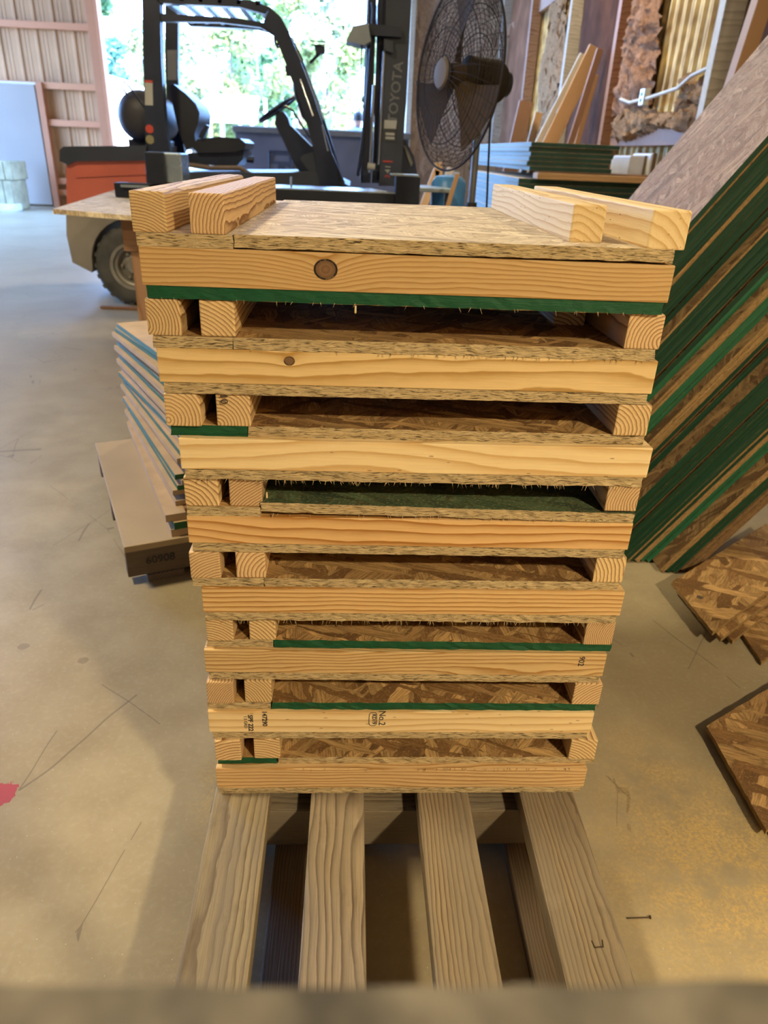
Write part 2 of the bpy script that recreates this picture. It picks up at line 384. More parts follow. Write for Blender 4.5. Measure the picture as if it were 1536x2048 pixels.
pd = bpy.data.lights.new('added_bay_portal', 'AREA'); pd.shape = 'RECTANGLE'; pd.size = LBZ; pd.size_y = LB1-LB0; pd.cycles.is_portal = True
po = bpy.data.objects.new('added_bay_portal', pd); po.location = (XL-.25, (LB0+LB1)/2, LBZ/2); po.rotation_euler = (0, R(-90), 0); link(po)
struct(B().box(((XL+XR)/2, YF-.15, ZC/2), (XR-XL+.4, .1, ZC)).obj('wall_front', SHELL))

def corrugated(b, a, u, L, hgt, nrm, pitch=.27, rib=.022, n0=None):
    """ribbed sheet: starts at a, runs L along u, hgt up, ribs along nrm"""
    a, u, nrm = Vector(a), Vector(u), Vector(nrm); pts = []; s = 0
    prof = [(0, 0), (.16, 0), (.22, 1), (.34, 1), (.40, 0), (.55, 0), (.57, .25), (.61, .25), (.63, 0), (.76, 0), (.78, .25), (.82, .25), (.84, 0)]
    while s < L:
        for t, hh in prof:
            q = s+t*pitch
            if q <= L: pts.append((q, hh*rib))
        s += pitch
    pts.append((L, 0))
    lo = [b.bm.verts.new(a+u*q+nrm*hh) for q, hh in pts]; hi = [b.bm.verts.new(a+u*q+nrm*hh+Vector((0, 0, hgt))) for q, hh in pts]
    for i in range(len(pts)-1): b.bm.faces.new((lo[i], lo[i+1], hi[i+1], hi[i]))
    return b

# back wall, left of the bay door
DX0 = at(195, 100, YB).x; DX1 = .895          # bay opening
wl = empty('wall_back_left', (0, YB, 0), kind='structure')
corrugated(B(), (XL, .10, 0), (1, 0, 0), DX0-XL, ZC, (0, -1, 0), .30).obj('siding_sheet', STEEL_SHEET, wl)
B().box(((XL+DX0)/2, .2, ZC/2), (DX0-XL, .04, ZC)).obj('outer_skin', SHELL, wl)
for py in (52, 172, 246, 362, 385):
    z = at(120, py, YB).z
    x0 = XL if py < 200 else at(85, py, YB).x
    B().box(((x0+DX0)/2, .03, z), (DX0-x0, .09, .10), bev=.006).obj('girt', TIMBER_ORANGE, wl)
z = 3.9; B().box(((XL+DX0)/2, .03, z), (DX0-XL, .09, .10), bev=.006).obj('girt', TIMBER_ORANGE, wl)
B().box((DX0-.02, .02, ZC/2), (.16, .16, ZC), bev=.008).obj('door_post', TIMBER_ORANGE, wl)
B().box((DX0+.085, -.02, ZC/2), (.05, .22, ZC), bev=.006).obj('jamb_board', TIMBER_ORANGE, wl)
dxa = at(75, 178, YB).x; dxb = XL+.9
B().box((dxa+.05, .0, .95), (.10, .14, 1.92), bev=.006).obj('door_stud', TIMBER_ORANGE, wl)
dr = empty('door_1', (dxb, YB-.02, 0), kind='structure')
DOORM = paint('pale_steel_door', (.30, .24, .19), .55, .0, .05, 1.5)
dw = dxa-.03-dxb
B().box((dw/2, 0, .95), (dw, .05, 1.84), bev=.006).obj('door_leaf', DOORM, dr)
B().box((dw/2, .01, 1.885), (dw+.06, .09, .035)).obj('door_head', TIMBER_WHITE, dr)
struct(B().box(((XL+dxb)/2, YB-.02, .05), (dxb-XL, .03, .1)).obj('baseboard_back', TIMBER))

# back wall, right of the bay door
wr = empty('wall_back_right', (0, YB, 0), kind='structure')
FACING = osb_face('kraft_wall_board', cols=((.50, .36, .27), (.56, .42, .32), (.42, .29, .22), (.52, .38, .29)), sc=.25)
for i in range(3):
    a, b_ = DX1+.08+i*.5, DX1+.08+min((i+1)*.5, XR-DX1-.08)
    B().box(((a+b_)/2, .05+.006*i, ZC/2), (b_-a-.012, .03, ZC)).obj('wall_board', FACING, wr)
B().box(((DX1+XR)/2+.03, .15, ZC/2), (XR-DX1+.1, .1, ZC)).obj('outer_skin', SHELL, wr)
B().box((DX1+.03, -.01, ZC/2), (.09, .22, ZC), bev=.006).obj('door_post', TIMBER_WHITE, wr)
# header above the bay opening
struct(B().box(((DX0+DX1)/2, YB+.08, (4.35+ZC)/2), (DX1-DX0+.3, .2, ZC-4.35)).obj('wall_back_header', SHELL))

pd = bpy.data.lights.new('bay_portal', 'AREA'); pd.shape = 'RECTANGLE'; pd.size = DX1-DX0; pd.size_y = 4.35; pd.cycles.is_portal = True
po = bpy.data.objects.new('bay_portal', pd); po.location = ((DX0+DX1)/2, YB+.2, 2.17); po.rotation_euler = (R(-90), 0, 0); link(po)

# right wall: stained ribbed siding behind studs, kraft-faced and fluffy insulation
wr2 = empty('wall_right', (XR, 0, 0), kind='structure')
B().box((.32, (YF+YB)/2, ZC/2), (.06, YB-YF+.4, ZC)).obj('outer_skin', SHELL, wr2)
corrugated(B(), (.10, YF, 0), (0, 1, 0), YB-YF, ZC, (-1, 0, 0), .16, .03).obj('siding_sheet', WARM_SHEET, wr2)
studs = [(13.6, TIMBER_WHITE), (11.4, BROWN), (9.3, TIMBER_WHITE), (7.55, BROWN), (5.42, TIMBER_WHITE), (4.2, TIMBER), (2.4, TIMBER), (.6, TIMBER), (-1.5, TIMBER), (-3.5, TIMBER)]
for y, mm in studs:
    B().box((-.02, y, ZC/2), (.14, .09, ZC), bev=.005).obj('stud', mm, wr2)
for z, y0, y1 in ((1.30, 5.5, 7.5), (2.9, -4.4, 13.9), (.35, -4.4, 13.9)):
    B().box((.035, (y0+y1)/2, z), (.07, y1-y0, .14), bev=.004).obj('girt', BROWN, wr2)
KRAFT = paint('kraft_facing', (.085, .038, .022), .9, 0, .35, 3, spec=.04)
KRAFT2 = paint('kraft_facing_reddish', (.19, .085, .045), .9, 0, .3, 2.5, spec=.04)
def batt(y0, y1, z0, z1, mat, thick=.06, bump=.05, name='insulation_batt', n=26, seed=1, tear=.0):
    rnd = random.Random(seed); b = B(); rows = []
    ny = max(4, int((y1-y0)*n)); nz = max(4, int((z1-z0)*n))
    ph = [rnd.uniform(0, 6) for _ in range(8)]
    for j in range(nz+1):
        row = []
        for i in range(ny+1):
            u, v = i/ny, j/nz
            d = thick*min(1, 6*min(u, 1-u, v, 1-v)+.15) + bump*(.5+.5*math.sin(9*u+ph[0]+3*math.sin(4*v+ph[1]))*math.sin(13*v+ph[2]+2*math.sin(7*u+ph[3]))) + rnd.uniform(-1, 1)*bump*.35
            yy = y0+(y1-y0)*u + tear*math.sin(9*v+ph[4])*(u-.5) + rnd.uniform(-1, 1)*tear*.2
            zz = z0+(z1-z0)*v + tear*1.2*math.sin(7*u+ph[5])*(v-.5) + rnd.uniform(-1, 1)*tear*.25
            row.append(b.bm.verts.new((.07-d, yy, zz)))
        rows.append(row)
    for A, C in zip(rows, rows[1:]):
        for i in range(ny): b.bm.faces.new((A[i], A[i+1], C[i+1], C[i]))
    return smooth(b.obj(name, mat, wr2), 80)
def fluffmat(name, c, d):
    g = G(name); p = g.obj(); a = g.noise(p, 16, 6, .7, 1.5); b = g.noise(g.vm('MULTIPLY', p, (1, 1, .5)), 45, 4, .7, 2)
    return g.fin(g.ramp(g.mth('ADD', g.mth('MULTIPLY', a, .6), g.mth('MULTIPLY', b, .4)), [(.35, d), (.5, c), (.68, tuple(min(1, x*1.35) for x in c))]), .95, 0, g.mth('ADD', a, b), 1.0, .03, spec=.05)
FLUFF = fluffmat('pink_orange_fluff', (.62, .34, .20), (.30, .13, .065))
FLUFF_T = fluffmat('dusty_tan_fluff', (.56, .33, .17), (.22, .11, .05))
batt(11.45, 13.55, .1, 4.9, KRAFT2, .06, .03, 'kraft_batt', 8, 3)
batt(7.62, 9.25, .1, 4.9, KRAFT, .06, .03, 'kraft_batt', 8, 4)
batt(4.3, 5.36, .1, 4.9, KRAFT, .04, .03, 'kraft_batt', 8, 5)
batt(6.75, 7.5, 1.42, 3.2, FLUFF, .10, .07, 'torn_batt', 34, 6, .10)
batt(5.5, 7.5, 1.30, 1.50, FLUFF_T, .09, .06, 'dusty_batt', 34, 7, .08)
batt(5.5, 6.1, 1.45, 1.66, FLUFF_T, .07, .06, 'dusty_batt', 34, 8, .08)
batt(5.5, 6.2, .85, 1.12, FLUFF_T, .05, .06, 'dusty_batt', 34, 9, .08)
batt(9.9, 10.9, 1.2, 3.6, FLUFF_T, .04, .04, 'cobwebbed_batt', 20, 10, .25)
cd_ = B().tube([(-.06, 7.2, 1.60), (-.06, 6.95, 1.56), (-.06, 6.5, 1.57), (-.06, 5.95, 1.60), (-.06, 5.75, 1.66), (-.06, 5.46, 1.69)], .014, 10)
smooth(cd_.obj('conduit', paint('white_conduit', (.50, .44, .34), .5), wr2))
ob = B().box((-.06, 6.62, 1.58), (.05, .10, .12), bev=.008).obj('outlet_box', paint('outlet_steel', (.55, .56, .55), .4, .5), wr2)
for dz in (-.022, .022): B().box((-.087, 6.62, 1.58+dz), (.006, .035, .028), bev=.004).obj('socket', paint('socket_dark', (.06, .06, .06), .5), ob)
tb = B().box((0, 0, 0), (.09, .09, 2.6), bev=.004).obj('leaning_timber', TIMBER, None, (2.19, 4.75, 1.30), (0, R(6.7), 0))
tag(tb, 'tall bare timber leaning on the dark wall cavity above the leaning panels', 'timber')

# ------------------------------------------------------------------ key lamp and two added fill lamps
LAMPB = paint('lamp_housing', (.12, .12, .13), .5, .5)
for i, (p, e, rad) in enumerate(LAMPS):
    t = empty('key_or_fill_lamp', p, 0, ('round high bay lamp over the right side behind the viewer', 'added high bay lamp warming the open floor left of the stack', 'added high bay lamp warming the right wall and sheet stacks')[i], 'lamp', 'high bay lamps')
    B().lathe([(.03, .30), (.09, .28), (.12, .16), (rad*.96, .05), (rad+.02, .0), (rad+.02, -.015), (rad, -.015), (rad, .02), (.02, .03)], 28).obj('housing', LAMPB, t)
    B().cyl((0, 0, .29), (0, 0, ZC-p[2]), .008, n=8).obj('hanger', LAMPB, t)
    ld = bpy.data.lights.new('lamp_light', 'AREA'); ld.shape = 'DISK'; ld.size = rad*1.9; ld.energy = e; ld.color = (1.0, .83, .51)
    lo = bpy.data.objects.new('lamp_light', ld); lo.location = (0, 0, -.02); link(lo, t)

# ------------------------------------------------------------------ boards and panels
def lumber_mesh(name, L, a, b, bev=.002, wane=0, seg=2):
    q = B().box((0, 0, 0), (L, a, b)); bm = q.bm
    if wane:
        es = [e for e in bm.edges if all(abs(v.co.y-(-a/2)) < 1e-6 and abs(v.co.z-b/2) < 1e-6 for v in e.verts)]
        bmesh.ops.bevel(bm, geom=es, offset=wane, segments=3, affect='EDGES', profile=.7)
    es = [e for e in bm.edges if e.calc_face_angle(0) > R(50)]
    bmesh.ops.bevel(bm, geom=es, offset=bev, segments=seg, affect='EDGES', profile=.6)
    bmesh.ops.recalc_face_normals(bm, faces=bm.faces)
    me = bpy.data.meshes.new(name); bm.to_mesh(me); bm.free(); return me
def lumber(name, L, a, b, loc, mat, parent=None, rot=(0, 0, 0), bev=.002, wane=0):
    return mobj(name, lumber_mesh(name, L, a, b, bev, wane), mat, parent, loc, rot)
def panel_mesh(name, sx, sy, t, jit=.0008, seg=None, rnd=random):
    b = B(); bm = b.bm
    nx = max(2, int(sx/.012)) if seg is None else seg; ny = max(2, int(sy/.05)) if seg is None else seg
    out = [(-sx/2+sx*i/nx, -sy/2) for i in range(nx)] + [(sx/2, -sy/2+sy*i/ny) for i in range(ny)] + [(sx/2-sx*i/nx, sy/2) for i in range(nx)] + [(-sx/2, sy/2-sy*i/ny) for i in range(ny)]
    J = lambda s=1.0: rnd.uniform(-jit, jit)*s
    top = [bm.verts.new((x+J(), y+J(), t/2)) for x, y in out]; mid = [bm.verts.new((x+J(1.4), y+J(1.4), J(2))) for x, y in out]; bot = [bm.verts.new((x+J(), y+J(), -t/2+(J(.8) if y < -sy/2+1e-4 else 0))) for x, y in out]
    f = bm.faces.new(top); f.material_index = 0; f = bm.faces.new(bot[::-1]); f.material_index = 1
    n = len(out)
    for i in range(n):
        for A, C in ((top, mid), (mid, bot)):
            f = bm.faces.new((A[i], C[i], C[(i+1) % n], A[(i+1) % n])); f.material_index = 2
    bmesh.ops.recalc_face_normals(bm, faces=bm.faces)
    me = bpy.data.meshes.new(name); bm.to_mesh(me); bm.free(); return me
def panel(name, sx, sy, t, loc, mats, parent=None, rot=(0, 0, 0), jit=.0008, seg=None):
    return mobj(name, panel_mesh(name, sx, sy, t, jit, seg), mats, parent, loc, rot)

# ------------------------------------------------------------------ the stack of pallet frames
W_, D_, TB, TO, RH = .61, .62, .0422, .0142, .0420
PITCHZ = .1134
UX = [(.0674, .8451), (.0748, .8496), (.0912, .8469), (.0897, .8535), (.1009, .8536), (.0949, .856), (.0938, .8502), (.0997, .8419)]
UYAW = [-.27, .31, .17, -.15, .17, -.39, -.04, .06]
ZT0 = H-.1035
# (strip end px, panel end px, strip edge, panel edge, bottom edge, runner front px (left pairs, right pairs))
UN = [
 dict(y=480, s=(272, 465), p=(467, 1354), se=EDGE, pe=EDGE, be=GREEN_LIT, top=OSB_PALE, run=[(260, 331), (378, 449), (1143, 1210, .045), (1298, 1378, .0)], ry=(425, 428, 440, 460)),
 dict(y=690, s=(308, 465), p=(467, 1315), se=EDGE, pe=EDGE, be=EDGE, top=OSB, run=[(293, 362), (400, 470), (1109, 1172, .125), (1250, 1333, .0)], ry=(635, 637, 640, 660)),
 dict(y=870, s=(343, 496), p=(497, 1290), se=GREEN_LIT, pe=EDGE, be=EDGE, top=OSB, run=[(330, 401), (433, 501), (1090, 1150, .21), (1233, 1302, .0)], ry=(822, 825, 815, 835)),
 dict(y=1025, s=(374, 520), p=(522, 1270), se=EDGE, pe=EDGE, be=EDGE, top=OSB_GREEN, run=[(368, 437), (458, 524), (1060, 1120, .28), (1208, 1278, .0)], ry=(985, 985, 990, 1005)),
 dict(y=1172, s=(386, 528), p=(530, 1238), se=EDGE, pe=EDGE, be=EDGE, top=OSB, run=[(380, 441), (472, 531), (1060, 1120, .28), (1188, 1250, .0)], ry=(1135, 1135, 1140, 1145)),
 dict(y=1295, s=(414, 547), p=(549, 1220), se=EDGE, pe=GREEN_LIT, be=EDGE, top=OSB, run=[(412, 466), (498, 551), (1060, 1110, .28), (1168, 1226, .0)], ry=(1265, 1265, 1265, 1270)),
 dict(y=1415, s=(415, 542), p=(544, 1191), se=EDGE, pe=GREEN_LIT, be=EDGE, top=OSB, run=[(413, 467), (489, 543), (1040, 1090, .28), (1144, 1204, .0)], ry=(1385, 1385, 1385, 1390)),
 dict(y=1530, s=(437, 553), p=(556, 1187), se=GREEN_LIT, pe=EDGE, be=EDGE, top=OSB, run=[(430, 482), (508, 560), (1040, 1090, .28), (1138, 1193, .0)], ry=(1502, 1502, 1500, 1503)),
]
BEAM = [KNOT_A, KNOT_B, PINE_PALE, PINE_CATHEDRAL, PINE_STRONG, PINE, PINE_PALE, PINE]
ULAB = ['topmost pine and chipboard pallet frame, knotted front beam over a green-edged sheet', 'pallet frame second from the top, small dark knot in its front beam', 'pallet frame third from the top, pale front beam and green left deck strip', 'pallet frame fourth from the top, with a lifted green-faced deck sheet', 'pallet frame fifth from the top, tan sheet edges above and below its beam', 'pallet frame sixth from the top, green deck edge and 902 stamped at right', 'pallet frame seventh from the top, grade stamps printed on its front beam', 'lowest pallet frame, resting directly on the old grey pallet']
UPROT = [0, 0, .010, 0, .004, .008, .006, .012]          # how far the beam pokes out past the deck above it
units = []; FBM = []
for i, u in enumerate(UN):
    xc, yf = UX[i]; zt = ZT0-PITCHZ*i                     # zt = top of the beam
    zb = zt-TB-TO
    e = empty('pallet_frame', (xc, yf, zb), R(UYAW[i]), ULAB[i], 'pallet', 'stack of pallet frames')
    units.append(e); rng = random.Random(50+i)
    def lx(px, py, dy=0): return at(px, py, yf+dy).x-xc
    panel('bottom_sheet', W_-.008, D_, TO, (.0, D_/2+.002, TO/2), [OSB, OSB, u['be']], e, jit=.0012 if u['be'] is EDGE and i in (2, 4) else .0006)
    zbm = TO+TB/2
    FBM.append(None); FBM[i] = lumber('front_beam', W_, .089, TB, (0, .0445, zbm), BEAM[i], e, bev=.0016)
    lumber('rear_beam', W_, .089, TB, (0, D_-.0445, zbm), PINE, e, bev=.002)
    lumber('middle_beam', W_, .089, TB, (0, D_/2, zbm), PINE, e, bev=.002)
    pr = UPROT[i]
    zd = TO+TB+TO/2
    sa, sb = lx(u['s'][0], u['y'], pr), lx(u['s'][1], u['y'], pr); pa, pb = lx(u['p'][0], u['y'], pr), lx(u['p'][1], u['y'], pr)
    panel('deck_strip', sb-sa, D_-pr, TO, ((sa+sb)/2, D_/2+pr/2, zd), [u['top'] if i != 3 else OSB, OSB, u['se']], e)
    lift = .0015 if i == 0 else 0
    rotp = (0, 0, 0)
    if i == 3: rotp = (0, R(.75), 0); lift = .0042
    if i == 0: rotp = (0, R(-.15), 0); lift = .0022
    panel('deck_panel', pb-pa, D_-pr, TO, ((pa+pb)/2, D_/2+pr/2, zd+lift), [u['top'], OSB, u['pe']], e, rotp, jit=.0010)
    zr = TO+TB+TO+RH/2
    for k, r in enumerate(u['run']):
        sb_ = r[2] if len(r) > 2 else (.0, .002)[k % 2]
        yy = sb_+pr*(.6 if k else .4)
        x0, x1 = lx(r[0], u['ry'][k], yy), lx(r[1], u['ry'][k], yy)
        wdt = min(max(x1-x0, .038), .0445)
        L = D_-yy-.02-(.05 if (i == 0 and k == 1) else 0)
        lumber('runner', L, wdt, RH, ((x0+x1)/2, yy+L/2, zr+(lift if k > 1 else 0)), PINE_END if (i, k) not in ((0, 2), (0, 3)) else PINE_PALE, e, (0, 0, R(90)), .0022, wane=.008 if k == 0 and i in (0, 1, 2) else .004)
# frayed fibres hanging from the roughly sawn sheet edges
for i, part_z, dens in ((0, 0, 30), (1, TO+TB, 60), (2, 0, 110), (3, TO+TB+.004, 60), (4, 0, 90), (7, TO+TB, 50)):
    rng = random.Random(900+i); b = B()
    for k in range(dens):
        x_ = rng.uniform(-.285, .29); l_ = rng.uniform(.0015, .0050); dx = rng.uniform(-.003, .003); r_ = rng.uniform(.0002, .0005)
        if part_z: x_ = abs(x_)*1.0 if rng.random() < .6 else x_*.7
        b.tube([(x_, .0005, part_z+.0012), (x_+dx*.5, -.0012, part_z+.0004-l_*.4), (x_+dx, -.0015-rng.uniform(0, .0015), part_z-l_)], [r_, r_*.8, r_*.3], 4)
    o = b.obj('frayed_fibres', EDGE, units[i]); o['kind'] = 'stuff'
# splinter stuck on the top green edge, and ink stamps on the beams
fz = TO+TB/2
Mv = lambda x, z: Matrix.Translation((x, -.0004-.0445, z-zbm)) @ Matrix.Rotation(R(90), 4, 'X') @ Matrix.Rotation(R(-90), 4, 'Z')
def on(i, px, py): p = at(px, py, UX[i][1]); return p.x-UX[i][0], p.z-units[i].location.z
t_ = on(6, 757, 1437); text('grade_stamp', 'No.2', .0150, INK, FBM[6], Mv(*on(6, 764, 1436)))
text('kiln_stamp', 'KD19', .0085, INK, FBM[6], Mv(*on(6, 748, 1438)), bold=True)
kx, kz = on(6, 746, 1438)
kb = B(); pts = []
for s_ in range(24):
    a = 2*math.pi*s_/24; cx, sx_ = math.cos(a), math.sin(a)
    pts.append((kx+.0062*math.copysign(abs(cx)**.5, cx), -.0004-.0445, kz-zbm+.0135*math.copysign(abs(sx_)**.5, sx_)))
kb.tube(pts, .00045, 4, True).obj('stamp_outline', INK, FBM[6])
text('mill_number', '147290', .0105, INK, FBM[6], Mv(*on(6, 529, 1437)), bold=True)
text('mill_mark', 'SPF 222', .0105, INK, FBM[6], Mv(*on(6, 501, 1446)), bold=True)
text('mill_mark', '1.5 GRD', .0070, INK_GRAY, FBM[6], Mv(*on(6, 491, 1444)))
text('mill_number', '902', .0125, INK, FBM[5], Mv(*on(5, 1162, 1321)))
t10 = text('end_stamp', '10', .0135, INK, units[2], Matrix.Translation((on(2, 446, 800)[0], -.0006+.0055, on(2, 446, 800)[1])) @ Matrix.Rotation(R(90), 4, 'X') @ Matrix.Rotation(R(-90), 4, 'Z'))
# wood chips caught under the sheets
for j, (i, px, py) in enumerate(((0, 711, 618), (3, 533, 993))):
    x, z = on(i, px, py)
    B().box((x, -.003 if i == 0 else .004, z), (.0022, .0016, .009), bev=.0005).obj('splinter', PINE_PALE, units[i])

# ------------------------------------------------------------------ old grey pallet under the stack
ztop = units[7].location.z
pal = empty('shipping_pallet', (.09, .85, 0), 0, 'weathered grey wooden pallet carrying the whole stack of frames', 'pallet')
pz = lambda v: Vector(v)-Vector((.09, .85, 0))
TBD = .036
pl = [(-.212, -.120, '365'), (-.052, .036, ''), (.124, .211, ''), (.298, .391, '')]
for k, (a, b_, _) in enumerate(pl):
    lumber('top_board', 1.12, b_-a, TBD, pz(((a+b_)/2, .92, ztop-TBD/2)), OLD_SWIRL if k == 1 else OLD, pal, (0, 0, R(90+(.5, -.1, .1, -.6)[k])), .004)
SZ = .084
for k, y in enumerate((.8825, 1.42, .42)):
    lumber('stringer', .62, .089, SZ, pz((.09, y, ztop-TBD-SZ/2)), OLD, pal, (0, 0, 0), .003)
bt = ztop-TBD-SZ
for k, x in enumerate((-.070, .330)):
    lumber('bottom_board', 1.10, .088, bt, pz((x, .92, bt/2)), OLD_DARK, pal, (0, 0, R(90)), .003)
x, y = atz(1196, 1890, ztop)[:2]
st = B().tube([(x-.007, y+.006, ztop), (x-.006, y-.004, ztop+.0012), (x+.006, y-.003, ztop+.0012), (x+.008, y+.007, ztop)], .0008, 6)
st.obj('staple', paint('rusty_wire', (.07, .045, .03), .5, .6), pal, tuple(-v for v in (.09, .85, 0)))
# nail lying on the concrete
x, y = atz(1278, 1837, 0)[:2]
nl = B().cyl((-.02, 0, .0012), (.018, .001, .0012), .0011, n=8).cyl((.018, .001, .0016), (.0195, .001, .0016), .003, n=8)
tag(nl.obj('nail', paint('rusty_nail', (.09, .055, .03), .6, .4), None, (x, y, 0), (0, 0, 0)), 'thin rusty nail lying on the concrete right of the pallet', 'nail')

# ------------------------------------------------------------------ stool edge close to the lens
stl = empty('shop_stool', (.0, .0, 0), 0, 'blurred chipboard stool top across the bottom edge of the photo', 'stool')
zs = .945; ys = atz(768, 1972, zs).y
panel('seat_board', .40, .22, .020, (.02, ys-.11, zs-.01), [paint('dusty_board', (.12, .10, .07), .8, 0, .55, 45), OSB, EDGE_TAN], stl, (0, 0, R(-.6)))
for sx_ in (-.14, .18):
    for sy_ in (.04, .18):
        lumber('leg', zs-.02, .04, .04, (sx_, ys-sy_, (zs-.02)/2), OLD, stl, (0, R(90), 0), .002)

# ------------------------------------------------------------------ leaning green-edged panels
LEAN = [(0.2191, 0.0147, 2.038, 'g'), (0.2373, 0.0065, 2.038, 'n'), (0.2452, 0.0139, 2.038, 'g'), (0.2624, 0.0139, 2.038, 'g'), (0.2795, 0.0139, 2.038, 'g'), (0.2966, 0.0139, 2.038, 'g'), (0.3138, 0.0115, 2.038, 'n'), (0.328, 0.0127, 2.038, 'g'), (0.3437, 0.0127, 2.038, 'g'), (0.3594, 0.0127, 2.038, 'g'), (0.3751, 0.0127, 2.038, 'g'), (0.3908, 0.005, 2.038, 'b'), (0.3969, 0.015, 2.038, 'g'), (0.4155, 0.006, 1.992, 'n'), (0.4229, 0.0118, 1.992, 'g'), (0.4374, 0.0118, 1.992, 'g'), (0.452, 0.0118, 1.992, 'g'), (0.4666, 0.0118, 1.992, 'g'), (0.4811, 0.0118, 1.992, 'g'), (0.4957, 0.0083, 1.992, 'b'), (0.5059, 0.0146, 1.992, 'g'), (0.524, 0.0169, 1.992, 't'), (0.5448, 0.0095, 1.954, 'n'), (0.5566, 0.0095, 1.954, 'n'), (0.5683, 0.0117, 1.954, 't'), (0.5827, 0.0117, 1.954, 't'), (0.5971, 0.0117, 1.954, 't'), (0.6115, 0.0108, 1.917, 'n'), (0.6248, 0.0108, 1.917, 'n'), (0.6382, 0.0108, 1.917, 'n'), (0.6515, 0.0122, 1.917, 'g'), (0.6665, 0.0086, 1.917, 'b'), (0.6771, 0.0099, 1.917, 'g'), (0.6892, 0.0099, 1.917, 'g'), (0.7014, 0.0134, 1.85, 'g'), (0.7179, 0.0134, 1.85, 'g'), (0.7345, 0.0134, 1.85, 'g'), (0.751, 0.0134, 1.85, 'g'), (0.7675, 0.0089, 1.85, 'b'), (0.7785, 0.0127, 1.85, 'g'), (0.7942, 0.0127, 1.85, 'g'), (0.8098, 0.0127, 1.85, 'g'), (0.8255, 0.0127, 1.85, 'g'), (0.8412, 0.0127, 1.85, 'g'), (0.8568, 0.0079, 1.85, 'n'), (0.8666, 0.008, 1.85, 'g'), (0.8765, 0.0147, 1.85, 'n'), (0.8946, 0.0142, 1.85, 't'), (0.9122, 0.0142, 1.85, 't'), (0.9297, 0.0177, 1.79, 'n'), (0.9515, 0.0145, 1.79, 'g'), (0.9694, 0.0145, 1.79, 'g'), (0.9873, 0.012, 1.79, 'b'), (1.0021, 0.012, 1.79, 'b'), (1.0169, 0.012, 1.79, 'b'), (1.0317, 0.012, 1.79, 'b')]
TH = R(54.2); LL = 2.05; EM = {'g': GREEN_DIM, 't': TEAL, 'n': EDGE_TAN, 'b': EDGE_BROWN}
ENAME = {'g': 'green-edged', 't': 'bright green-edged', 'n': 'tan-edged', 'b': 'brown-edged'}
rng = random.Random(3)
for k, (x0, th, y0, c) in enumerate(LEAN):
    wy = .56+rng.uniform(-.01, .02)
    me = panel_mesh('leaning_chipboard_sheet', LL, wy, th*.97, .0007, seg=10, rnd=rng)
    yo = y0+rng.uniform(0, .004)+(.010 if c == 'b' else 0)
    c0 = Vector((x0, yo+wy/2, 0)) + Vector((math.cos(TH), 0, math.sin(TH)))*(LL/2+.004+th/math.tan(TH)*0+th*math.cos(TH)/math.sin(TH)) + Vector((math.sin(TH), 0, -math.cos(TH)))*(th/2)
    o = mobj('leaning_chipboard_sheet', me, [OSB_ROSE if k == 0 else OSB_DARK, OSB_DARK, EM[c]], None, c0, (0, -TH, 0))
    lab = ENAME[c]+' chipboard panel leaning at right, '+('outermost of the stack with its face showing' if k == 0 else ordn(k)+' from the outer face')
    tag(o, lab, 'panel', 'panels leaning against the right wall')

# ------------------------------------------------------------------ scraps on the floor at right
def scrap(A, C, d, L, z, lab, t=.011):
    """offcut with a slanted end: corners A and C at its left end, long edges running L along angle d"""
    u = Vector((math.cos(R(d)), math.sin(R(d)), 0))*L; A, C = Vector((*A, 0)), Vector((*C, 0))
    m_ = (A+C+u)/2; b = B(); rnd = random.Random(int(A.x*1e4)); N = 22
    def edge(p, q): return [p+(q-p)*(k/N)+Vector((rnd.uniform(-1, 1), rnd.uniform(-1, 1), 0))*.0012 for k in range(N)]
    b.prism([p-m_ for p in edge(A, C)+edge(C, C+u)+edge(C+u, A+u)+edge(A+u, A)], (0, 0, t))
    for f in b.bm.faces: f.material_index = 0 if len(f.verts) > 8 else 1
    o = mobj('chipboard_offcut', b.bm, [OSB_COARSE, EDGE_TAN], None, (m_.x, m_.y, z))
    return tag(o, lab, 'offcut', 'chipboard offcuts on the floor')
scrap((1.05, 1.60), (1.03, 1.36), 40, .50, .001, 'lowest chipboard offcut under the fanned pile by the leaning panels')
scrap((.99, 1.66), (.985, 1.43), 38, .55, .0125, 'chipboard offcut third down in the fanned pile by the leaning panels')
scrap((.945, 1.67), (.950, 1.425), 38, .58, .024, 'chipboard offcut second down in the fanned pile by the leaning panels')
st_ = scrap((.921, 1.672), (.931, 1.436), 38, .60, .0355, 'topmost chipboard offcut of the fanned pile, with a dark round stain')
p = atz(1400, 1194, .0475)
o = B().cyl((0, 0, 0), (0, 0, .0006), .0085, n=20).obj('round_stain', paint('stain_grey', (.085, .065, .045), .8), st_, (p.x-st_.location.x, p.y-st_.location.y, .011))
scrap((.80, 1.03), (.79, .80), 31, .46, .001, 'lower chipboard offcut of the pair near the right picture edge')
scrap((.782, 1.130), (.774, .865), 31, .50, .0125, 'upper chipboard offcut of the pair near the right picture edge')

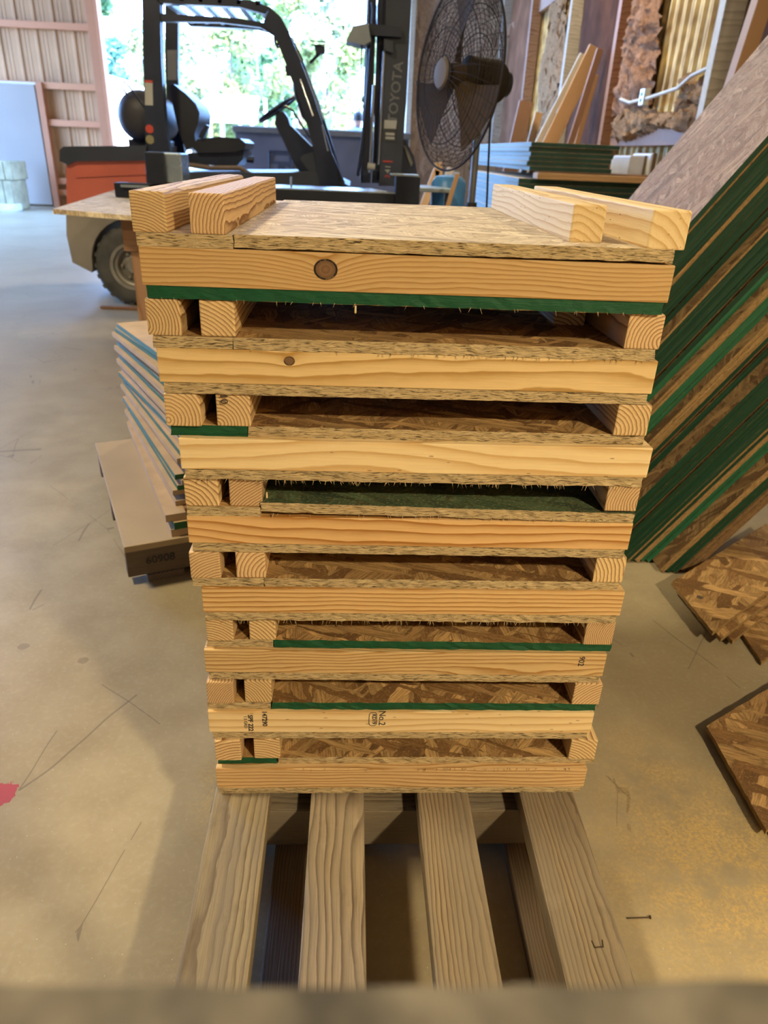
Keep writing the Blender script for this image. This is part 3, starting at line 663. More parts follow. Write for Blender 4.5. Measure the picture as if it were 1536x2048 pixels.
# ------------------------------------------------------------------ low pallet at left with a twisted pile of panels
LP = R(22.8); p0 = Vector((-.600, 1.690, 0)); LU = Vector((math.cos(LP), math.sin(LP), 0)); LV = Vector((-math.sin(LP), math.cos(LP), 0))
lp = empty('low_pallet', p0, LP, 'low wooden pallet with stencilled number left of the tall stack', 'pallet')
PLYM = paint('pale_plywood', (.40, .29, .16), .7, 0, .12, 3)
for y in (.02, .38, .74):
    lumber('stringer', .95, .04, .082, (.475, y, .066), OLD_DARK, lp, (0, 0, 0), .003)
for x in (.10, .46, .84):
    lumber('bottom_board', .76, .10, .022, (x, .38, .011), OLD_DARK, lp, (0, 0, R(90)), .002)
for k, x in enumerate((.105, .34, .56, .80)):
    lumber('deck_board', .80, .205 if k == 0 else .14, .018, (x-.005, .37, .129), PLYM if k == 0 else OLD, lp, (0, 0, R(90)), .002)
B().box((.10, .006, .113), (.20, .03, .014)).obj('gap_shade_strip', OLD_DARK, lp)  # dark strip standing in for the shaded gap under the deck
text('stencil_number', '60908', .032, paint('stencil_ink', (.045, .035, .035), .8), lp, Matrix.Translation((.050, -.0012, .068)) @ Matrix.Rotation(R(90), 4, 'X'), bold=True, align='LEFT')
blk = lumber('timber_block', .30, .12, .064, p0+LU*.305+LV*.075+Vector((0, 0, .1385+.032)), BROWN, None, (0, 0, LP), .003)
tag(blk, 'brown timber block on the low pallet beside the twisted pile', 'block')
# pile of flat panels, twisting towards the top (the far left corners stand above each other)
corner = atz(264, 876, .14); zc = .139
PILE = []
seqp = list('cgccgcgcgcgcgcgcgcgccgccgg')
n = len(seqp); zt_ = .552
for k, c in enumerate(seqp):
    f = k/(n-1); th = .022 if k < 3 else (zt_-.139-.066)/(n-3)
    # direction of the left side: follow the lines seen in the photo
    ang = R(22.8+ (0 if k < 3 else 1.2+7.4*f + (1.6 if k % 5 == 4 else 0)))
    L2, wd = (.79, .055) if k < 3 else (.74, .62)
    jx = .012*math.sin(k*2.1)
    c0 = corner + Vector((jx-.012*f, .0, 0))
    U = Vector((math.cos(ang), math.sin(ang), 0)); V = Vector((math.sin(ang), -math.cos(ang), 0))
    ctr = c0 + U*(wd/2) + V*(L2/2); ctr.z = zc+th/2
    o = panel('sheathing_panel', wd, L2, th*.96, ctr, [CREAM, CREAM, PILE_GREEN if c == 'g' else CREAM], None, (0, 0, ang), .0005, seg=6)
    tag(o, ('green-edged' if c == 'g' else 'cream-edged')+' flat panel in the twisted pile on the low pallet, '+('topmost' if k == n-1 else ordn(n-1-k)+' from the top'), 'panel', 'twisted pile of flat panels')
    zc += th

# ------------------------------------------------------------------ work table
zT = .82
tA = atz(105, 418, zT); 
tbl = empty('work_table', (tA.x, tA.y, 0), 0, 'rough chipboard-topped work table on brown timber legs behind the stack', 'table')
q = [Vector((0, 0, 0)), atz(262, 431, zT)-tA, Vector((1.55, -.05, 0)), Vector((1.60, 1.45, 0)), atz(232, 379, zT)-tA]
q[1].z = 0; q[4].z = 0
bt_ = B().prism([v+Vector((0, 0, zT)) for v in q], (0, 0, -.02))
bt_.obj('table_top', [OSB_PALE], tbl)
lumber('apron', 1.25, .04, .14, (.30+.625, -.02, zT-.02-.07), BROWN, tbl, (0, 0, 0), .003)
lumber('apron', 1.2, .04, .14, (.95, 1.30, zT-.02-.07), BROWN, tbl, (0, 0, 0), .003)
for x, y in ((.37, .02), (1.45, .02), (.37, 1.27), (1.45, 1.27)):
    lumber('leg', zT-.16, .09, .09, (x, y, (zT-.16)/2), BROWN, tbl, (0, R(90), 0), .003)

# ------------------------------------------------------------------ black steel frame on the table
BLK = paint('black_steel', (.012, .016, .030), .45, .3, .2)
GLOSS = paint('galvanised_plate', (.42, .50, .54), .28, .85, .08)
Yr = 4.30
fr = empty('steel_frame', tuple(at(520, 400, 4.3).xy)+(zT,), 0, 'long black steel rail with a bright top plate lying across the work table', 'steel rail')
a = at(228, 372, Yr); b_ = at(790, 392, Yr); zr0 = zT+.002
rl = b_.x-a.x; zz = .855
B().box(((a.x+b_.x)/2, Yr+.05, (zr0+.895)/2), (rl, .10, .895-zr0), bev=.004).obj('rail', BLK, fr, -fr.location)
B().prism([(at(500, 378, Yr).x, Yr, .8955), (at(790, 390, Yr).x, Yr, .8955), (at(745, 372, Yr).x, Yr+.40, .8955), (at(545, 364, Yr).x, Yr+.40, .8955)], (0, 0, .006)).obj('top_plate', GLOSS, fr, -fr.location)
B().box((at(815, 380, Yr).x, Yr+.06, (zr0+.985)/2), (.135, .14, .985-zr0), bev=.006).obj('end_block', BLK, fr, -fr.location)
B().box((at(810, 354, Yr).x, Yr+.08, .99), (.15, .16, .008)).obj('end_plate', GLOSS, fr, -fr.location)
bx = at(328, 350, Yr)
B().box((bx.x-.03, Yr+.02, .975), (.10, .16, .155), bev=.005).obj('square_tube', BLK, fr, -fr.location)
B().box((bx.x+.055, Yr+.07, .978), (.10, .20, .145), bev=.005).obj('junction_box', GLOSS, fr, -fr.location)
B().box((at(270, 368, Yr).x, Yr-.005, .88), (.15, .02, .012)).obj('trim_strip', GLOSS, fr, -fr.location)
B().cyl((at(579, 360, Yr).x, Yr+.1, .90), (at(579, 350, Yr).x, Yr+.1, .955), .006, n=8).obj('bolt', GLOSS, fr, -fr.location)

# ------------------------------------------------------------------ forklift
YN, YFR = 5.50, 6.42
fk = empty('forklift', (-.95, 5.95, 0), 0, 'red and black counterbalance forklift parked side-on in front of the bay door', 'forklift')
def wp(b, name, mat, root=None, sm=0):
    root = root or fk
    o = b.obj(name, mat, root, -root.location if not root.parent else (0, 0, 0))
    return smooth(o, sm) if sm else o
def px(pts, Y): return [at(x, y, Y) for x, y in pts]
def slab(pts, Y, dy, bev=0):
    b = B().prism(px(pts, Y), (0, dy, 0))
    return b.bevel(bev) if bev else b
RED = paint('forklift_red', (.62, .15, .10), .35, 0, .12, 3, coat=.3)
BLACK = paint('forklift_hazed_black', (.020, .027, .055), .38, .1, .25, 4)  # black with the bluish lens haze mixed into its colour
CHAR = paint('forklift_charcoal', (.042, .050, .075), .45, .1, .2, 4)
WEIGHT = paint('counterweight_grey', (.30, .26, .21), .55, .1, .25, 3)
RUBBER = paint('tyre_rubber', (.10, .095, .085), .85, 0, .3, 9)
RIM = paint('wheel_rim', (.36, .33, .28), .5, .4, .2, 8)
VINYL = paint('seat_vinyl', (.015, .018, .030), .42)
CHROME = paint('chrome_rod', (.62, .66, .70), .12, 1.0, .05)
DECAL = paint('decal_pale', (.50, .50, .48), .6)
DECAL_D = paint('decal_dark', (.06, .06, .07), .6)
DECAL_R = paint('decal_red', (.60, .07, .05), .6)
# counterweight: red top, grey base with wheel arch
wp(slab([(132, 330), (140, 318), (160, 314), (290, 316), (296, 440), (134, 440)], YN, 1.0, .03), 'rear_cowl', RED, sm=50)
B_ = slab([(150, 351), (292, 345), (292, 349), (150, 355)], YN-.012, .03); wp(B_, 'cowl_crease', RED)
wp(slab([(119, 300), (127, 293), (292, 291), (292, 321), (150, 323), (136, 330), (119, 322)], YN-.03, 1.06, .015), 'engine_hood', CHAR, sm=50)
arch = [(at(272, 530, YN) + Vector((math.cos(a), 0, math.sin(a)))*.315) for a in [R(d) for d in range(184, 88, -12)]]
pts = px([(276, 420), (132, 430), (133, 470), (145, 525), (184, 545)], YN) + arch
wp(B().prism(pts, (0, .98, 0)), 'counterweight', WEIGHT, sm=30)
wp(slab([(285, 345), (640, 345), (700, 372), (690, 470), (640, 560), (420, 560), (400, 470), (285, 440)], YN+.02, .92, .02), 'chassis', CHAR, sm=40)
def wheel(px_, py_, r, Y, wdt, nm):
    c = at(px_, py_, Y); c.z = r+.002
    M = Matrix.Translation(c) @ Matrix.Rotation(R(90), 4, 'X')
    ty = B().lathe([(r*.60, -wdt/2), (r*.80, -wdt/2-.012), (r*.93, -wdt/2), (r, -wdt*.35), (r, wdt*.35), (r*.93, wdt/2), (r*.80, wdt/2+.012), (r*.60, wdt/2)], 40, M, False)
    for k in range(22):
        a = 2*math.pi*k/22
        ty.box(c+Vector((math.cos(a), 0, math.sin(a)))*(r-.006)+Vector((0, 0, 0)), (.016, wdt*.92, .030), Matrix.Rotation(-a, 3, 'Y'))
    w_ = wp(ty, nm, RUBBER, sm=45)
    b = B().lathe([(.02, .05), (r*.18, .052), (r*.22, .012), (r*.40, .0), (r*.44, wdt*.30), (r*.50, wdt*.34), (r*.52, wdt*.48), (r*.61, wdt*.50), (r*.61, -wdt*.4), (r*.2, -wdt*.4)], 32, M)
    rm = b.obj('rim', RIM, w_); smooth(rm, 30)
    b = B()
    for k in range(6):
        a = 2*math.pi*k/6; b.cyl(c+Vector((math.cos(a)*r*.34, .03, math.sin(a)*r*.34)), c+Vector((math.cos(a)*r*.34, -.03, math.sin(a)*r*.34)), .011, n=6)
    b.obj('lug_nuts', WEIGHT, w_)
for Y in (YN+.10, YFR-.10): wheel(272, 530, .275, Y, .17, 'rear_tyre')
for Y in (YN+.08, YFR-.06): wheel(690, 540, .34, Y, .22, 'front_tyre')
# gas tank lying across the rear deck
tc = at(278, 232, 5.75); r_ = .165
tk = B().lathe([(.03, -.36), (.10, -.35), (.145, -.31), (r_, -.24), (r_, .24), (.145, .31), (.10, .35), (.03, .36)], 28, Matrix.Translation(tc+Vector((0, .3, 0))) @ Matrix.Rotation(R(90), 4, 'X'))
wp(tk, 'gas_tank', paint('tank_dark_grey', (.055, .050, .060), .5), sm=50)
wp(B().box(tc+Vector((0, .3, -.17)), (.22, .5, .05), bev=.01), 'tank_cradle', BLACK)
wp(B().tube([tc+Vector((.06, -.05, .05)), tc+Vector((-.02, -.06, .16)), tc+Vector((-.06, -.06, .20)), tc+Vector((-.085, -.06, .17)), tc+Vector((-.05, -.05, .12))], .008, 8), 'gas_hose', BLACK, sm=60)
# overhead guard
for nm, Y in (('guard_post', YN), ('guard_post', YFR)):
    if Y == YN: wp(slab([(283, -60), (318, -60), (322, 120), (330, 250), (347, 345), (300, 345), (291, 285), (286, 120)], Y, .085, .012), nm, BLACK, sm=50)
    else: wp(slab([(330, -40), (356, -40), (356, 150), (362, 250), (372, 330), (340, 330), (334, 230), (330, 120)], Y, .07, .012), nm, BLACK, sm=50)
leg = [(540, 14), (562, 34), (577, 62), (600, 120), (628, 195), (650, 262), (668, 320), (682, 372), (640, 372), (634, 330), (620, 270), (600, 205), (574, 135), (556, 88), (545, 66), (525, 50)]
for Y in (YN, YFR):
    dy = .075
    P_ = px(leg, YN); P_ = [Vector((p.x, Y, p.z)) for p in P_]
    wp(B().prism(P_, (0, dy, 0)).bevel(.01), 'front_post', BLACK, sm=50)
    P_ = [Vector((p.x, Y, p.z)) for p in px([(300, -12), (420, -6), (500, 0), (540, 14), (530, 28), (480, 14), (318, 6)], YN)]
    wp(B().prism(P_, (0, dy, 0)).bevel(.008), 'roof_rail', BLACK, sm=50)
    if Y != YN: continue
    P_ = [Vector((p.x, Y+.01, p.z)) for p in px([(318, 26), (480, 36), (545, 48), (552, 74), (520, 54), (440, 44), (318, 42)], YN)]
    wp(B().prism(P_, (0, dy-.02, 0)).bevel(.006), 'lower_roof_rail', BLACK, sm=50)
zr_ = at(420, -2, YN).z
for k in range(6):
    x_ = at(325+38*k, 0, YN).x
    wp(B().box((x_, (YN+YFR)/2, zr_-.01), (.035, YFR-YN, .03), bev=.006), 'roof_bar', BLACK)
# bright slot trims and grab handle on the front post
wp(B().tube(px([(610, 140), (634, 205), (648, 240)], YN-.004), .007, 6), 'slot_trim', CHROME, sm=60)
wp(B().tube(px([(600, 158), (626, 232)], YN-.004), .007, 6), 'slot_trim', CHROME, sm=60)
wp(B().tube(px([(594, 100), (604, 122)], YN-.004), .012, 6), 'slot_trim', CHROME, sm=60)
wp(B().tube(px([(644, 250), (656, 302)], YN-.004), .007, 6), 'slot_trim', CHROME, sm=60)
wp(B().tube(px([(608, 150), (596, 158), (589, 170), (592, 190), (606, 232), (614, 243), (632, 246)], YN+.03), .011, 8), 'grab_handle', BLACK, sm=60)
wp(B().tube(px([(543, 44), (549, 60), (550, 84), (556, 96), (561, 92), (558, 60)], YN+.02), .009, 8), 'hand_strap', BLACK, sm=60)
wp(slab([(560, 62), (576, 70), (584, 110), (585, 132), (575, 136), (566, 104)], YN+.10, .05, .01), 'wiper_motor', BLACK, sm=50)
wp(slab([(569, 130), (577, 134), (580, 152), (573, 152)], YN+.12, .03, .005), 'wiper_end', BLACK, sm=50)
# work lamp with wire guard on the front post
wl_p = wp(slab([(628, 90), (649, 92), (650, 106), (632, 108)], YN-.02, .07, .006), 'work_lamp', BLACK, sm=50)
wp(B().tube(px([(620, 82), (652, 84), (650, 90), (624, 90)], YN-.03), .004, 6, True), 'lamp_guard', BLACK, wl_p)
wp(B().tube(px([(640, 106), (628, 118), (620, 126)], YN+.01), .010, 6), 'lamp_bracket', BLACK)
# seat
wp(slab([(338, 172), (347, 168), (372, 188), (392, 208), (399, 226), (396, 248), (389, 268), (392, 292), (372, 300), (357, 262), (344, 205)], 5.72, .46, .035), 'seat_back', VINYL, sm=60)
wp(slab([(382, 292), (396, 278), (440, 273), (480, 277), (491, 286), (489, 299), (470, 304), (395, 306)], 5.70, .50, .02), 'seat_cushion', VINYL, sm=60)
wp(slab([(372, 306), (488, 302), (486, 318), (472, 332), (388, 330), (366, 322)], 5.74, .44, .012), 'seat_base', BLACK, sm=50)
wp(slab([(397, 274), (402, 262), (412, 249), (418, 253), (409, 272), (404, 280)], 5.68, .05, .008), 'arm_lever', BLACK, sm=50)
wp(B().cyl(at(494, 318, 5.68), at(508, 320, 5.68), .022, n=10), 'adjuster_knob', BLACK, sm=50)
wp(B().tube(px([(334, 322), (352, 314), (378, 330), (420, 336), (480, 336), (506, 352)], 5.6), .016, 8), 'side_rail', paint('tan_side_rail', (.16, .11, .09), .5), sm=60)
# steering column, wheel and dash
col_ = [(552, 228), (566, 222), (576, 236), (580, 250), (600, 270), (622, 292), (652, 296), (680, 360), (655, 372), (610, 362), (590, 330), (575, 300), (560, 268), (549, 248)]
wp(slab(col_, 5.80, .24, .02), 'steering_column', BLACK, sm=50)
c = at(556, 218, 5.92); ax = (at(580, 262, 5.92)-at(553, 214, 5.92)).normalized()
q_ = ax.to_track_quat('Z', 'Y').to_matrix().to_4x4(); q_.translation = c
wp(B().tube([q_ @ Vector((.155*math.cos(a), .155*math.sin(a), 0)) for a in [2*math.pi*k/32 for k in range(32)]], .012, 8, True), 'steering_wheel', BLACK, sm=60)
sp_ = B()
for a in (.3, 2.4, 4.5): sp_.tube([c, q_ @ Vector((.15*math.cos(a), .15*math.sin(a), 0))], .010, 6)
wp(sp_, 'wheel_spokes', BLACK)
wp(B().tube(px([(570, 212), (585, 220), (604, 252), (632, 290)], 5.76), .008, 6), 'hydraulic_hose', BLACK, sm=60)
wp(slab([(600, 318), (606, 310), (650, 296), (664, 306), (690, 366), (640, 372)], YN+.04, .10, .012), 'dash_cowl', CHAR, sm=50)
# mast
wp(slab([(738, -70), (756, -70), (741, 366), (722, 366), (730, 200)], 5.62, .10, .006), 'mast_rail', BLACK, sm=50)
wp(slab([(758, -70), (774, -70), (758, 366), (744, 366)], 5.66, .10, .006), 'mast_rail', BLACK, sm=50)
wp(slab([(774, -70), (826, -70), (813, 200), (800, 372), (758, 372), (766, 200)], 5.58, .14, .006), 'mast_plate', CHAR, sm=50)
for Y in (6.25,):
    for a in ((738, 756, 741, 722), (772, 824, 798, 756)):
        P_ = [Vector((p.x, Y, p.z)) for p in px([(a[0], -70), (a[1], -70), (a[2], 366), (a[3], 366)], 5.62)]
        wp(B().prism(P_, (0, .12, 0)), 'mast_rail', BLACK)
for y_, z_ in ((0, .62), (0, 1.95)):
    xx = at(760, 200, 5.62).x; wp(B().box((xx, 5.98, z_), (.07, .62, .09), bev=.006), 'mast_crossbar', BLACK)
wp(B().cyl(at(748, 170, 5.60), at(738, 345, 5.60), .012, n=10), 'lift_cylinder', CHROME, sm=60)
wp(B().cyl(at(768, 100, 5.57), at(757, 330, 5.57), .008, n=10), 'lift_chain', CHROME, sm=60)
wp(B().tube(px([(745, 5), (747, 22), (744, 60), (734, 200), (724, 290), (716, 352)], 5.58), .012, 8), 'mast_hose', BLACK, sm=60)
wp(B().cyl(at(735, 332, 5.58), at(750, 334, 5.58), .022, n=12), 'hose_clamp', DECAL, sm=50)
hp = slab([(692, 82), (706, 52), (736, 46), (742, 82), (728, 90)], 5.44, .22, .008); wp(hp, 'lamp_tray', paint('tray_grey', (.30, .34, .38), .35, .4), sm=50)
wp(slab([(736, 46), (802, 54), (804, 74), (742, 70)], 5.52, .08, .006), 'tray_bracket', BLACK, sm=50)
wp(slab([(768, 78), (786, 82), (786, 106), (768, 100)], 5.53, .05, .005), 'switch_box', CHAR, sm=50)
wp(B().tube(px([(723, 85), (722, 140), (725, 205)], 5.5), .005, 6), 'lamp_wire', BLACK)
car = slab([(800, 278), (812, 282), (828, 312), (834, 345), (838, 372), (800, 372)], 5.66, .10, .008); wp(car, 'carriage', BLACK, sm=50)
wp(slab([(806, 290), (812, 292), (826, 326), (822, 334)], 5.64, .03), 'carriage_brace', paint('worn_brace', (.20, .18, .15), .5))
for Y in (5.68, 6.18):
    xx = at(822, 360, 5.7).x
    wp(B().box((xx, Y, .50), (.05, .12, .62), bev=.008), 'fork', BLACK); wp(B().box((xx+.5, Y, .205), (1.05, .12, .04), bev=.006), 'fork_blade', BLACK)
# lettering and decals
def facing(p, rot=0): return Matrix.Translation(p) @ Matrix.Rotation(R(90), 4, 'X') @ Matrix.Rotation(rot, 4, 'Z')
mp_ = -fk.location
def txt(nm, body, sz, mat, p, rot=0, **k):
    o = text(nm, body, sz, mat, fk, facing(p, rot), **k); o.location = mp_; return o
pa, pb = at(786, 236, 5.575), at(797, 134, 5.575)
txt('brand_lettering', 'TOYOTA', .088, paint('lettering_grey', (.17, .18, .21), .5), (pa+pb)/2, math.atan2((pb-pa).z, (pb-pa).x), bold=True)
wp(slab([(769, 240), (794, 241), (792, 258), (768, 257)], 5.572, .006), 'capacity_plate', DECAL)
wp(slab([(768, 259), (792, 260), (791, 284), (767, 282)], 5.572, .006), 'capacity_plate', DECAL_D)
for y_ in (265, 273): wp(slab([(771, y_), (789, y_+.8), (789, y_+6), (771, y_+5)], 5.570, .004), 'plate_line', DECAL)
wp(slab([(766, 321), (785, 322), (785, 325), (766, 324)], 5.572, .006), 'warning_strip', DECAL_R)
txt('warning_text', '41', .055, DECAL, at(776, 338, 5.574), R(88)); txt('warning_text', '3', .05, DECAL_R, at(775, 353, 5.574), R(88))
wp(slab([(289, 161), (305, 162), (306, 211), (290, 210)], YN-.004, .006), 'serial_decal', DECAL); wp(slab([(289, 160), (305, 161), (305, 166), (289, 165)], YN-.006, .004), 'serial_decal_band', DECAL_R)
wp(slab([(334, 100), (354, 100), (354, 160), (335, 160)], YFR-.004, .006), 'load_chart', paint('load_chart_grey', (.25, .26, .28), .6))
wp(B().cyl(at(299, 258, YN-.001), at(299, 258, YN-.006), .026, n=20), 'round_decal', DECAL_R)
wp(B().cyl(at(300, 279, YN-.001), at(300, 279, YN-.006), .028, n=20), 'round_decal', paint('decal_olive', (.30, .27, .15), .6))

# ------------------------------------------------------------------ pedestal fan
fc = at(913, 152, 3.60); n_ = Vector((-.925, -.375, .06)).normalized()
FB = (fc.x+.10, fc.y+.05)
fan = empty('pedestal_fan', (FB[0], FB[1], 0), 0, 'black industrial pedestal fan with a round wire cage beside the forklift', 'fan')
q_ = n_.to_track_quat('Z', 'Y').to_matrix().to_4x4(); q_.translation = fc-fan.location
FBLK = paint('fan_black_wire', (.030, .022, .016), .7, 0, spec=.12)
FGREY = paint('fan_grey', (.070, .046, .028), .85, 0, spec=.08)
RF = .372
def guard(sign, dep, name):
    b = B()
    prof = lambda t: (RF*t, sign*(dep*(1-t**3.2)))      # radius fraction -> (r, z)
    for k in range(36):
        a = 2*math.pi*k/36
        pts = []
        for j in range(8):
            t = .18+.82*j/7; r, z = prof(t); aa = a+.25*sign*(1-t)
            pts.append(q_ @ Vector((r*math.cos(aa), r*math.sin(aa), z)))
        b.tube(pts, .0011, 4)
    for j in range(19):
        t = .18+.82*j/18; r, z = prof(t)
        b.tube([q_ @ Vector((r*math.cos(2*math.pi*k/40), r*math.sin(2*math.pi*k/40), z)) for k in range(40)], .0012 if j % 6 else .0025, 4, True)
    return b.obj(name, FBLK, fan)
guard(1, .075, 'front_guard'); guard(-1, .085, 'rear_guard')
B().tube([q_ @ Vector((RF*math.cos(2*math.pi*k/56), RF*math.sin(2*math.pi*k/56), 0)) for k in range(56)], .005, 6, True).obj('guard_rim', FBLK, fan)
smooth(B().lathe([(.005, .092), (.03, .090), (.055, .082), (.062, .070), (.06, .062)], 24, q_).obj('hub_badge', paint('hub_badge_grey', (.15, .12, .095), .7, 0, spec=.2), fan))
smooth(B().lathe([(.02, .045), (.045, .04), (.05, .0), (.045, -.03)], 20, q_).obj('hub', FGREY, fan))
for k in range(3):
    a0 = 2*math.pi*k/3+1.47; b = B(); top, bot = [], []
    for j in range(9):
        t = j/8; r = .05+.29*t
        wl_, wt = -.20-.22*t, .30+.28*t*(1-.35*t)
        row = []
        for s_ in range(6):
            a = a0+wl_+(wt-wl_)*s_/5; z = .03-.05*s_/5-.01*math.sin(math.pi*s_/5)
            row.append((r*math.cos(a), r*math.sin(a), z))
        top.append([b.bm.verts.new(q_ @ Vector(v)) for v in row]); bot.append([b.bm.verts.new(q_ @ (Vector(v)-Vector((0, 0, .003)))) for v in row])
    for j in range(8):
        for s_ in range(5):
            b.bm.faces.new((top[j][s_], top[j][s_+1], top[j+1][s_+1], top[j+1][s_])); b.bm.faces.new((bot[j][s_], bot[j+1][s_], bot[j+1][s_+1], bot[j][s_+1]))
    for s_ in range(5):
        b.bm.faces.new((top[0][s_], bot[0][s_], bot[0][s_+1], top[0][s_+1])); b.bm.faces.new((top[8][s_], top[8][s_+1], bot[8][s_+1], bot[8][s_]))
    for j in range(8):
        b.bm.faces.new((top[j][0], top[j+1][0], bot[j+1][0], bot[j][0])); b.bm.faces.new((top[j][5], bot[j][5], bot[j+1][5], top[j+1][5]))
    smooth(b.obj('blade', FGREY, fan), 60)
smooth(B().lathe([(.04, -.03), (.085, -.05), (.088, -.20), (.075, -.225), (.03, -.235)], 24, q_).obj('motor', FBLK, fan), 40)
smooth(B().lathe([(.02, -.23), (.05, -.235), (.05, -.262), (.02, -.27)], 20, q_).obj('motor_cap', paint('motor_cap_black', (.012, .012, .015), .4), fan), 40)
mt = q_ @ Vector((0, 0, -.13))
B().box((mt.x, mt.y, mt.z-.11), (.045, .06, .06), bev=.008).obj('yoke', FGREY, fan)
pt_ = Vector((mt.x, mt.y, mt.z-.09))
smooth(B().cyl((pt_.x, pt_.y, .05), (pt_.x, pt_.y, pt_.z), .017, n=16).obj('pole', paint('pole_steel', (.20, .20, .20), .4, .6), fan))
zc_ = at(930, 410, fc.y).z
smooth(B().cyl((pt_.x, pt_.y, .05), (pt_.x, pt_.y, zc_+.01), .027, n=16).obj('lower_collar', paint('collar_black', (.014, .014, .018), .5), fan))
smooth(B().lathe([(.03, .07), (.06, .055), (.26, .03), (.28, .0), (.02, .0)], 32, Matrix.Translation((pt_.x, pt_.y, 0))).obj('base', FBLK, fan))
P_ = [at(984, 182, 3.72), at(981, 230, 3.72), at(977, 320, 3.72), at(973, 420, 3.72)]
P_ += [Vector((P_[-1].x-.02, P_[-1].y, .35)), Vector((P_[-1].x-.03, P_[-1].y, .012))]
tag(smooth(B().tube([p for p in P_], .005, 8).obj('power_cord', FBLK), 60), 'thin black power cord hanging straight down behind the fan cage', 'cord')

# ------------------------------------------------------------------ sheet stacks along the right wall
EDGE_DAYLIT = osb_edge('daylit_sheet_edge', paintc=(.15, .23, .24))  # pale blue daylight painted into the left-facing sheet edges
EDGE_DKG = paint('dark_green_edge', (.012, .065, .045), .5, 0, .25, 9)
def sheet(name, x0, x1, y0, y1, z, t, parent=None):
    b = B().box(((x0+x1)/2, (y0+y1)/2, z+t/2), (x1-x0, y1-y0, t), bev=.0015)
    for f in b.bm.faces:
        c_ = f.calc_center_median()
        f.material_index = 2 if abs(c_.z-(z+t/2)) > t*.45 else (1 if c_.x < x0+.004 else 0)
    return mobj(name, b.bm, [EDGE_DKG, EDGE_DAYLIT, OSB_PALE], parent)
lx0 = at(1038, 356, 5.65).x; lz = at(1038, 356, 5.65).z
low = empty('sheet_bundle', ((lx0+2.3)/2, 6.9, 0), 0, 'large lift of green-edged sheets standing low against the right wall', 'sheet stack')
nsh = 24; t_ = (lz-.10)/nsh
for k in range(nsh):
    jx = random.uniform(-.004, .004)
    o = sheet('sheet', lx0+jx, 2.31, 5.65+random.uniform(0, .006), 8.05, .10+k*t_, t_*.97, low); o.location = -low.location
for y in (5.8, 6.85, 7.9):
    o = B().box(((lx0+2.3)/2, y, .05), (2.3-lx0, .09, .10)).obj('bearer', OLD, low); o.location = -low.location
# rough boards lying on the bundle
for k, (ya, yb, xa) in enumerate(((5.45, 5.60, 1075), (5.62, 5.80, 1078))):
    p = at(xa, 345, (ya+yb)/2)
    o = lumber('rough_board', 2.30-p.x-.01, .15, .04+.01*k, ((p.x+2.29)/2, (ya+yb)/2+.06, lz+.021+.005*k), BROWN if k else TIMBER, None, (0, 0, 0), .004)
    tag(o, ('front tan board lying flat on the large sheet lift', 'dark brown board lying under the front of the small sheet pile')[k], 'board')
uxa, uxb = at(1062, 283, 5.70).x, at(1225, 310, 5.70).x
uz0, uz1 = lz+.052, at(1062, 283, 5.70).z
nsh = 6; t_ = (uz1-uz0)/nsh
for k in range(nsh):
    jx = (.012, -.01, .0, .006, -.006, .0)[k]; jy = (.0, .012, .004, -.006, .01, -.02)[k]
    o = sheet('short_sheet', uxa+jx, uxb+jx+(.04 if k == 5 else 0), 5.70+jy, 8.1+jy, uz0+k*t_, t_*.94)
    tag(o, 'narrow green-edged sheet in the small upper pile, '+('topmost' if k == 5 else ordn(5-k)+' from the top'), 'sheet', 'small upper pile of sheets')
# white wrapped bundles by the wall
WRAP = paint('white_wrap', (.72, .74, .80), .55, 0, .06, 8); STRAP = paint('brown_strap', (.20, .13, .06), .6)
for k, (a, b2, top, y_) in enumerate(((1250, 1272, 316, 6.05), (1254, 1312, 312, 5.98), (1300, 1345, 308, 5.9))):
    pa, pb = at(a, 345, y_), at(b2, 345, y_); tz = at((a+b2)/2, top, y_).z
    x1 = min(pb.x, 2.27)
    e = empty('wrapped_bundle', ((pa.x+x1)/2, y_+.2, lz+.045), 0, ('thin white wrapped bundle standing nearest the small sheet pile', 'middle white wrapped bundle with a dark strap by the wall', 'right white wrapped bundle half hidden by the leaning panels')[k], 'bundle', 'white wrapped bundles')
    h_ = max(.06, tz-lz-.045)
    B().box((0, 0, h_/2), (max(.05, x1-pa.x-.012), .4, h_), bev=.012).obj('wrapping', WRAP, e)
    B().box(((x1-pa.x)*.28, 0, h_/2), (.03, .406, h_+.008), bev=.003).obj('strap', STRAP, e)

# lumber leaning on the right wall behind the sheets
LUM = [((1072, 292), (1165, 108), .05, 8.05, TIMBER_WHITE, 'pale slim board leaning on the wall, left of the wide orange one'),
       ((1098, 290), (1192, 95), .14, 8.0, TIMBER, 'wide orange board leaning against the dark wall cavity'),
       ((1140, 290), (1200, 98), .06, 7.75, BROWN, 'brown batten leaning right of the wide orange board'),
       ((1152, 292), (1192, 150), .05, 7.85, TIMBER, 'short narrow batten leaning at the dark wall cavity'),
       ((1032, 292), (1053, 203), .15, 8.4, BROWN, 'short brown board standing behind the small sheet pile'),
       ((1060, 292), (1078, 225), .08, 8.5, TIMBER, 'stubby board standing behind the small sheet pile')]
for a, b2, wd, Y, mm, lab in LUM:
    A, Bp = at(*a, Y), at(*b2, Y); d = (Bp-A).normalized(); A = A-d*((A.z-.035)/d.z)
    L = (Bp-A).length; ang = math.atan2(d.z, d.x)
    o = lumber('leaning_board', L, .04, wd, (A+Bp)/2, mm, None, (0, -ang, 0), .003)
    tag(o, lab, 'board', 'boards leaning on the right wall')
